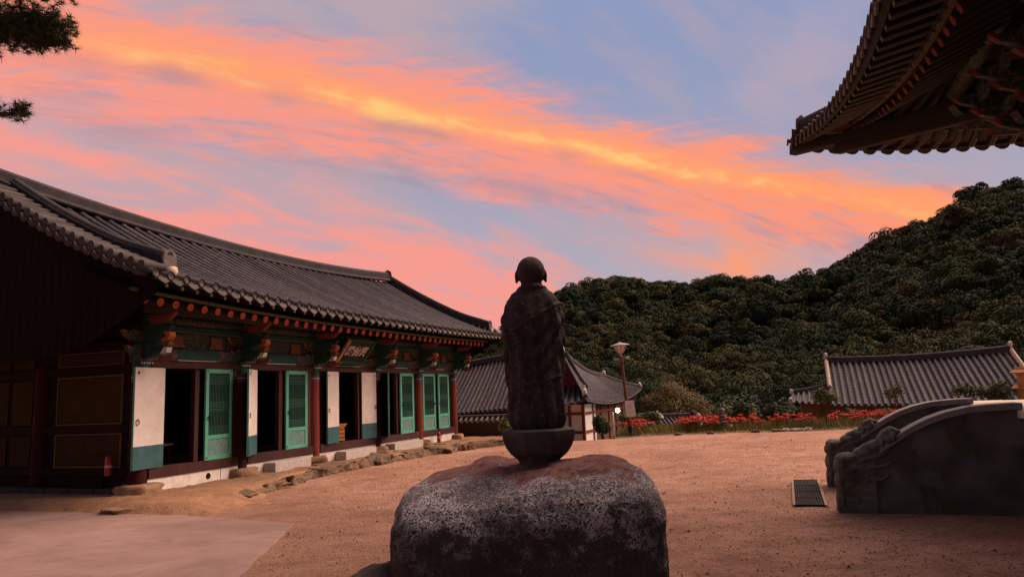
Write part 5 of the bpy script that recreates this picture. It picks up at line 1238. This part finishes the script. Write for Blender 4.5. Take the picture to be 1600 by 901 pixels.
# ================================================================== single trees and shrubs at the garden
def leafy(name, label, cat, loc, rad, n, size, cols, trunk_h, lobes=9, flat=.85, trunk_r=.1, group=None, shape=None, seed=1):
    rg = np.random.default_rng(seed); t = thing(name, label, cat, loc, 0, group)
    if shape == 'cone':
        u = rg.uniform(0, 1, n) ** .7; ang = rg.uniform(0, 6.283, n); lay = np.floor(u * 9) / 9; rr = rad * (1 - lay * .93) * rg.uniform(.35, 1, n)
        H = trunk_h * 3.2; p = np.stack([rr * np.cos(ang), rr * np.sin(ang), .25 + lay * H + (rad - rr) * .2 + rg.uniform(0, .14, n) * H / 9 * 3], 1); nn = np.stack([np.cos(ang), np.sin(ang), np.full(n, .8)], 1)
    elif shape == 'weep':
        p, nn = crown(np.zeros(3), rad, n, size, rg, 16, flat, .7, lobe_r=(.22, .42)); drop = rg.uniform(0, 1, n) ** 2 * rad * .55 * (np.hypot(p[:, 0], p[:, 1]) / rad); p[:, 2] += trunk_h - drop
    else:
        p, nn = crown(np.array([0, 0, trunk_h]), rad, n, size, rg, lobes, flat, .5)
    q = leaf_quads(p, nn, size, rg); c_ = np.array(cols)[rg.integers(len(cols), size=n)] * rg.uniform(.7, 1.3, (n, 1))
    obj('crown', arr_mesh('crown', q, 4, 'leaf', np.repeat(c_, 4, 0)), t)
    m = MB(); m.tube([(0, 0, -.3), (.03, 0, trunk_h * .5), (0, .04, trunk_h)], [trunk_r, trunk_r * .7, trunk_r * .4], 8)
    for k_ in range(5):
        w = k_ * 1.256 + seed; m.tube([(0, 0, trunk_h * (.5 + .08 * k_)), (rad * .35 * math.cos(w), rad * .35 * math.sin(w), trunk_h * (.8 + .06 * k_)), (rad * .65 * math.cos(w), rad * .65 * math.sin(w), trunk_h * (.95 + .07 * k_))], [trunk_r * .45, trunk_r * .3, .01], 6)
    m.build('trunk', 'bark', t, True); return t
def at_px(x, y, dep, z=None):
    p = px(x, y, dep); return Vector((p.x, p.y, p.z if z is None else z))
OL = [(.07, .085, .025), (.05, .07, .022), (.09, .09, .03)]; BR = [(.20, .115, .045), (.15, .09, .04), (.23, .145, .06), (.12, .08, .04)]; DG = [(.028, .045, .018), (.04, .06, .022), (.022, .035, .016)]; YG = [(.12, .14, .03), (.09, .12, .03), (.15, .15, .04)]
q = at_px(1052, 640, 41, -1.7); leafy('weeping_tree', 'broad russet brown weeping tree beyond the red lilies', 'tree', q, 2.25, 15000, .05, BR + OL, 2.7, flat=.8, trunk_r=.14, shape='weep', seed=3)
q = at_px(1076, 640, 41, -1.6); leafy('young_conifer', 'small bright green conifer standing up behind the lilies', 'conifer', at_px(1177, 650, 40, -1.3), .55, 900, .07, YG, .62, shape='cone', trunk_r=.04, seed=5)
leafy('garden_tree', 'loose olive green tree beside the russet weeping tree', 'tree', at_px(1122, 640, 42, -1.8), 1.1, 1900, .10, OL, 1.9, trunk_r=.07, seed=6)
leafy('garden_tree', 'dark rounded tree between the conifer and the long tiled roof', 'tree', at_px(1222, 640, 44, -2.0), 1.6, 2600, .11, DG, 1.9, trunk_r=.09, seed=7)
leafy('garden_tree', 'dark rounded tree behind the small bright conifer', 'tree', at_px(1160, 640, 47, -2.0), 1.8, 2800, .12, DG, 2.2, trunk_r=.09, seed=8)
leafy('shrub', 'rounded green shrub beside the lamp post', 'shrub', at_px(1018, 665, 33.5, -.1), .62, 1600, .06, OL, .62, trunk_r=.04, seed=9)
leafy('shrub', 'dark leafy shrub climbing the corner of the white-walled house', 'shrub', at_px(942, 688, 30.6, -.22), .46, 3200, .06, DG, .52, flat=1.5, trunk_r=.05, seed=10)
leafy('shrub', 'green shrub between the lit globe lamp and the lamp post', 'shrub', at_px(985, 670, 35, -.4), .6, 1200, .07, OL, .9, trunk_r=.04, seed=12)
leafy('garden_shrub', 'sparse thin-stemmed shrub in front of the roof end of the long tiled house', 'shrub', at_px(1290, 650, 30.5, 0.), .62, 1300, .055, OL, 1.15, flat=1.1, trunk_r=.03, seed=13)
leafy('garden_shrub', 'feathery olive shrub against the middle of the long tiled roof', 'shrub', at_px(1400, 640, 31.5, -.1), .5, 420, .05, OL, 1.3, flat=1.3, trunk_r=.025, seed=14)
leafy('garden_shrub', 'olive shrub against the right part of the long tiled roof', 'shrub', at_px(1512, 640, 31, -.1), .6, 700, .055, OL, 1.3, flat=1.1, trunk_r=.025, seed=15)
leafy('garden_shrub', 'bushy olive shrub beside the ochre chimney', 'shrub', at_px(1560, 640, 30.5, -.1), .8, 1500, .06, OL, 1.1, flat=.9, trunk_r=.03, seed=16)
for j, (x_, r_, lab) in enumerate([(1330, .8, 'dark bush below the left end of the long tiled roof'), (1380, .7, 'dark bush below the long tiled roof beside the feathery shrub'), (1430, .9, 'broad dark bush below the middle of the long tiled roof'), (1480, .75, 'dark bush below the long tiled roof behind the stair'), (1530, .9, 'dark bush below the long tiled roof near the chimney')]):
    leafy('bush', lab, 'bush', at_px(x_, 640, 33.6, -.45), r_, 1500, .06, DG, .62, flat=.75, trunk_r=.04, seed=30 + j)
leafy('shrub', 'yellow green shrub at the foot of the boundary wall beside the statue', 'shrub', at_px(792, 662, 29., .15), .42, 700, .06, YG, .55, flat=1.3, trunk_r=.03, seed=17)

# ------------------------------------------------------------------ garden strip: grass, lilies, stones
rg = np.random.default_rng(5)
def edge_pt(u):                                         # garden front edge in world, u 0..1 from the lamp to the right
    return Vector((5.0 + 13.5 * u, 30.9 - 1.55 * u + .25 * math.sin(u * 9), 0))
n = 26000; u = rg.uniform(-.02, 1.25, n); dd = rg.uniform(.05, 3.2, n) ** 1.0
base = np.array([[*edge_pt(a)] for a in u]); base[:, 1] += dd; base[:, 2] = [ground_z(x, y) for x, y in base[:, :2]]
hgt = rg.uniform(.15, .46, n) * np.clip(dd * 1.4, .25, 1); lean = rg.normal(size=(n, 2)) * .10; w = .012 + rg.uniform(0, .012, n); ang = rg.uniform(0, 3.14, n)
dxy = np.stack([np.cos(ang), np.sin(ang), np.zeros(n)], 1) * w[:, None]; top = base + np.stack([lean[:, 0], lean[:, 1], hgt], 1)
tri = np.stack([base - dxy, base + dxy, top], 1).reshape(-1, 3)
gcol = np.array([(.24, .21, .065), (.33, .25, .09), (.17, .18, .05), (.38, .28, .12)])[rg.integers(4, size=n)] * rg.uniform(.7, 1.2, (n, 1))
go = obj('grass', arr_mesh('grass', tri, 3, 'leaf', np.repeat(gcol, 3, 0)), kind='stuff'); tag(go, 'long dry green grass along the courtyard edge', 'grass')
bed = MB(); nb_ = 50
bed.grid(lambda a, b_: (edge_pt(a * 1.35 - .06).x + random.uniform(-.03, .03), edge_pt(a * 1.35 - .06).y + b_ * 3.6 - .1, ground_z(edge_pt(a * 1.35 - .06).x, edge_pt(a * 1.35 - .06).y + b_ * 3.6) + .012 + .05 * math.sin(math.pi * min(1, b_ * 2.))), 60, 12)
M['bed_soil'] = pmat('garden_soil', (.15, .115, .05), (.10, .095, .035), 1.5, .95, .6, 14, 0, bdist=.04)
struct(bed.build('garden_bed', 'bed_soil', smooth=True))
def lily_mesh(seed):
    r_ = random.Random(seed); m = MB()
    for k_ in range(r_.randint(3, 5)):
        bx, by = r_.uniform(-.16, .16), r_.uniform(-.12, .12); h = r_.uniform(.36, .52); tx_, ty_ = bx + r_.uniform(-.05, .05), by + r_.uniform(-.05, .05)
        m.mi = 1; m.tube([(bx, by, 0), (tx_, ty_, h)], [.008, .006], 4, False); m.mi = 0
        for j in range(12):
            w = j * math.pi / 6 + r_.uniform(-.2, .2); c_, s_ = math.cos(w), math.sin(w); q = .10 + r_.uniform(0, .03); wd = .018
            p0 = Vector((tx_, ty_, h)); p1 = p0 + Vector((c_ * q * .6, s_ * q * .6, .055)); p2 = p0 + Vector((c_ * q, s_ * q, .02 + r_.uniform(-.03, .03))); sd_ = Vector((-s_, c_, 0)) * wd
            m.add([p0 - sd_ * .4, p0 + sd_ * .4, p1 + sd_, p1 - sd_, p2], [(0, 1, 2, 3), (3, 2, 4)])
            p3 = p0 + Vector((c_ * q * 1.1, s_ * q * 1.1, .10)); m.add([p0, p3, p3 + Vector((0, 0, .008))], [(0, 1, 2)])
    m.mi = 0; return m.mesh('spider_lily', ['lily_red', 'lily_stem'], recalc=False)
LM = [lily_mesh(i) for i in range(6)]
segs = [(-.02, .085, 13, .7), (.165, .33, 56, .8), (.36, .42, 14, 1.1), (.45, .50, 8, 1.1), (.52, .58, 9, 1.1), (.63, .68, 6, 1.2), (.70, .75, 14, 1.2), (.79, .86, 15, 1.2), (.90, .97, 9, 1.2)]
LILY_AT = dict(zip([(s_[0], s_[1]) for s_ in segs], ['at the foot of the lamp post', 'between the green shrub and the stone cairn', 'just past the stone cairn', 'in front of the dark trees', 'in front of the small conifer', 'before the low hip roof end', 'beside the sparse thin shrub', 'below the long tiled roof', 'beside the far balustrade of the stair']))
i = 0
for a, b_, n_, off in segs:
    where = LILY_AT[(a, b_)]
    for j in range(n_):
        uu = a + (b_ - a) * random.random(); p = edge_pt(uu); yo = p.y + off + random.uniform(-.3, 1.3)
        o = obj('spider_lily', LM[i % 6], None, (p.x, yo, ground_z(p.x, yo)), (0, 0, random.uniform(0, 6.28)), (random.uniform(.8, 1.25),) * 3); i += 1
        tag(o, 'cluster of red spider lilies in the grass ' + where, 'flower', 'red spider lilies ' + where)
# stone cairn
cn = thing('stone_cairn', 'small stacked stone cairn among the lilies', 'cairn', (9.0, 31.6, 0), 0)
z = 0.; wr = .36
for j in range(8):
    hh = .075 + .02 * random.random(); obj('stone', rock_mesh('stone', 'granite', (wr, wr * .85, hh), .16, 50. + j, 2, .5), cn, (random.uniform(-.03, .03), 0, z + hh * .8), (0, 0, random.random() * 3)); z += hh * 1.5; wr *= .87
o = obj('round_stone', rock_mesh('round_stone', 'step_stone', (.16, .15, .17), .12, 71., 3, .2), None, at_px(1140, 668, 31.6, .13)); tag(o, 'single pale upright stone just right of the cairn', 'stone')
for j, (x, y) in enumerate([(1215, 672), (1228, 671), (1240, 669), (1249, 668), (1262, 670), (1180, 674), (1110, 677), (1060, 680)]):
    o = obj('edging_stone', stone_meshes[j % 7].copy(), None, at_px(x, y, 30.6 - (x - 1000) * .003, .05), (0, 0, j), (random.uniform(.12, .2), .12, random.uniform(.06, .1)))
    o.data.materials[0] = M['step_stone' if 1 <= j <= 4 else 'stone_brown']
    tag(o, 'pale edging stone at the grass border of the courtyard' if 1 <= j <= 4 else 'brown edging stone half sunk at the grass border of the courtyard', 'stone', 'pale edging stones' if 1 <= j <= 4 else 'brown edging stones')
def little_figure(loc, mat, h, label):
    m = MB(); m.lathe([(.0, 0), (h * .24, 0), (h * .25, h * .1), (h * .2, h * .35), (h * .18, h * .6), (h * .08, h * .72), (h * .07, h * .75), (h * .12, h * .82), (h * .12, h * .9), (h * .06, h * .99), (0, h)], 14, cap=False)
    o = obj('stone_figure', m.mesh('stone_figure', mat, True), None, loc); return tag(o, label, 'figure')
little_figure(at_px(1083, 660, 33, .0), 'granite_dark', .95, 'dark weathered little stone figure behind the lilies')
little_figure(at_px(1092, 660, 33.2, .0), 'step_stone', .78, 'white little stone figure behind the lilies beside a darker one')
o = thing('stone_lantern', 'low pale stone lantern cap showing above the lilies near the lamp post', 'lantern', at_px(1028, 660, 34, -.1), .3)
MB().lathe([(.12, -.2), (.10, .45), (.18, .5)], 6).build('shaft', 'granite', o); MB().lathe([(.16, .5), (.14, .72)], 6).build('light_box', 'step_stone', o)
MB().lathe([(.34, .70), (.30, .78), (.12, .92), (.05, 1.02), (.0, 1.05)], 6, cap=False).build('cap', 'step_stone', o)
# small tiled shed roof under the weeping tree
sh = thing('shed', 'low shed with small grey tiled roof half hidden under the russet tree', 'shed', at_px(1045, 650, 38, -1.6), R(8))
fnH = slope_fn((-1.7, -.8, 1.55), (1.9, -.8, 1.45), (-1.6, .5, 2.15), (1.8, .5, 2.05), .03, .05, .03)
tiled_slope(sh, fnH, 15, .06); MB().box(-1.4, 1.6, -.4, 1., 0, 1.55).build('wall', 'mud_wall', sh); simple_ridge(sh, [fnH(s, 1.) for s in np.linspace(0, 1, 6)], .1, .12)
# weeds at the near corner of the hall
for j, (X, Y) in enumerate([(-.7, 1.1), (-.95, .8), (-.6, 1.5), (-.9, 1.3)]):
    m = MB()
    for k_ in range(26):
        w = random.uniform(0, 6.28); l_ = random.uniform(.1, .3); b0 = Vector((random.uniform(-.12, .12), random.uniform(-.12, .12), 0)); tp = b0 + Vector((math.cos(w) * l_ * .7, math.sin(w) * l_ * .7, l_ * .6)); sd_ = Vector((-math.sin(w), math.cos(w), 0)) * .02
        m.add([b0, b0.lerp(tp, .6) + sd_, tp, b0.lerp(tp, .6) - sd_], [(0, 1, 2, 3)])
    o = obj('weed', m.mesh('weed', 'grass', recalc=False), None, G(X, Y, .02)); tag(o, 'tuft of green weeds at the foot of the dark side wall', 'weed', 'weeds by the side wall')

# ================================================================== pine reaching in at the top left
pt = thing('pine_tree', 'tall pine whose needle clad boughs reach in beside the temple hall roof', 'pine', (-9.2, 9.2, 0), 0)
MB().tube([(0, 0, -.2), (.1, 0, 2.5), (-.1, .1, 5), (.15, 0, 7.3), (.2, 0, 9.5)], [.26, .22, .19, .14, .05], 12).build('trunk', 'bark', pt, True)
rg = np.random.default_rng(3)
def bough(pts, n, spread, name='bough'):
    P_ = [Vector(p) for p in pts]; b_ = MB().tube(P_, list(np.linspace(.07, .015, len(P_))), 7).build(name, 'bark', pt, True)
    q = []; k_ = len(P_) - 1
    for i in range(n):
        s = rg.uniform(.25, 1.0) * k_; i0 = min(k_ - 1, int(s)); b0 = P_[i0].lerp(P_[i0 + 1], s - i0); c_ = b0 + Vector(np.clip(rg.normal(size=3), -1.5, 1.5)) * spread * (1 - .45 * s / k_); c_.z += abs(rg.normal()) * .04
        tw = (c_ - b0).cross(Vector((.3, 1, .2))).normalized() * .006; q += [b0 - tw, b0 + tw, c_]
        for j in range(26):
            d = Vector(rg.normal(size=3)); d.z = d.z * .7 + .25; d.normalize(); sd_ = d.cross(Vector(rg.normal(size=3))).normalized() * .0045
            q += [c_ - sd_, c_ + sd_, c_ + d * rg.uniform(.07, .12)]
    a = np.array([tuple(v) for v in q]); o = obj('needles', arr_mesh('needles', a, 3, 'leaf_pine'), b_); o['kind'] = 'stuff'
bough([(.15, 0, 6.7), (1.0, .05, 7.25), (1.9, .0, 7.45), (2.6, 0, 7.35), (3.05, 0, 7.28)], 1300, .235)
bough([(.1, 0, 7.2), (1.0, .3, 7.9), (2.0, .3, 8.2), (2.9, .2, 8.1)], 300, .25)
bough([(.0, .0, 5.6), (1.0, .1, 6.05), (1.9, .05, 6.15), (2.45, 0, 6.13), (2.62, 0, 6.15)], 110, .08)
bough([(.1, 0, 7.0), (-.9, -.5, 7.6), (-1.8, -.8, 7.8)], 160, .25); bough([(.2, 0, 8.5), (.8, -.5, 9.1), (1.6, -.9, 9.3)], 200, .28); bough([(.2, 0, 9.2), (.0, .5, 9.8), (-.5, .9, 10.1)], 160, .28)
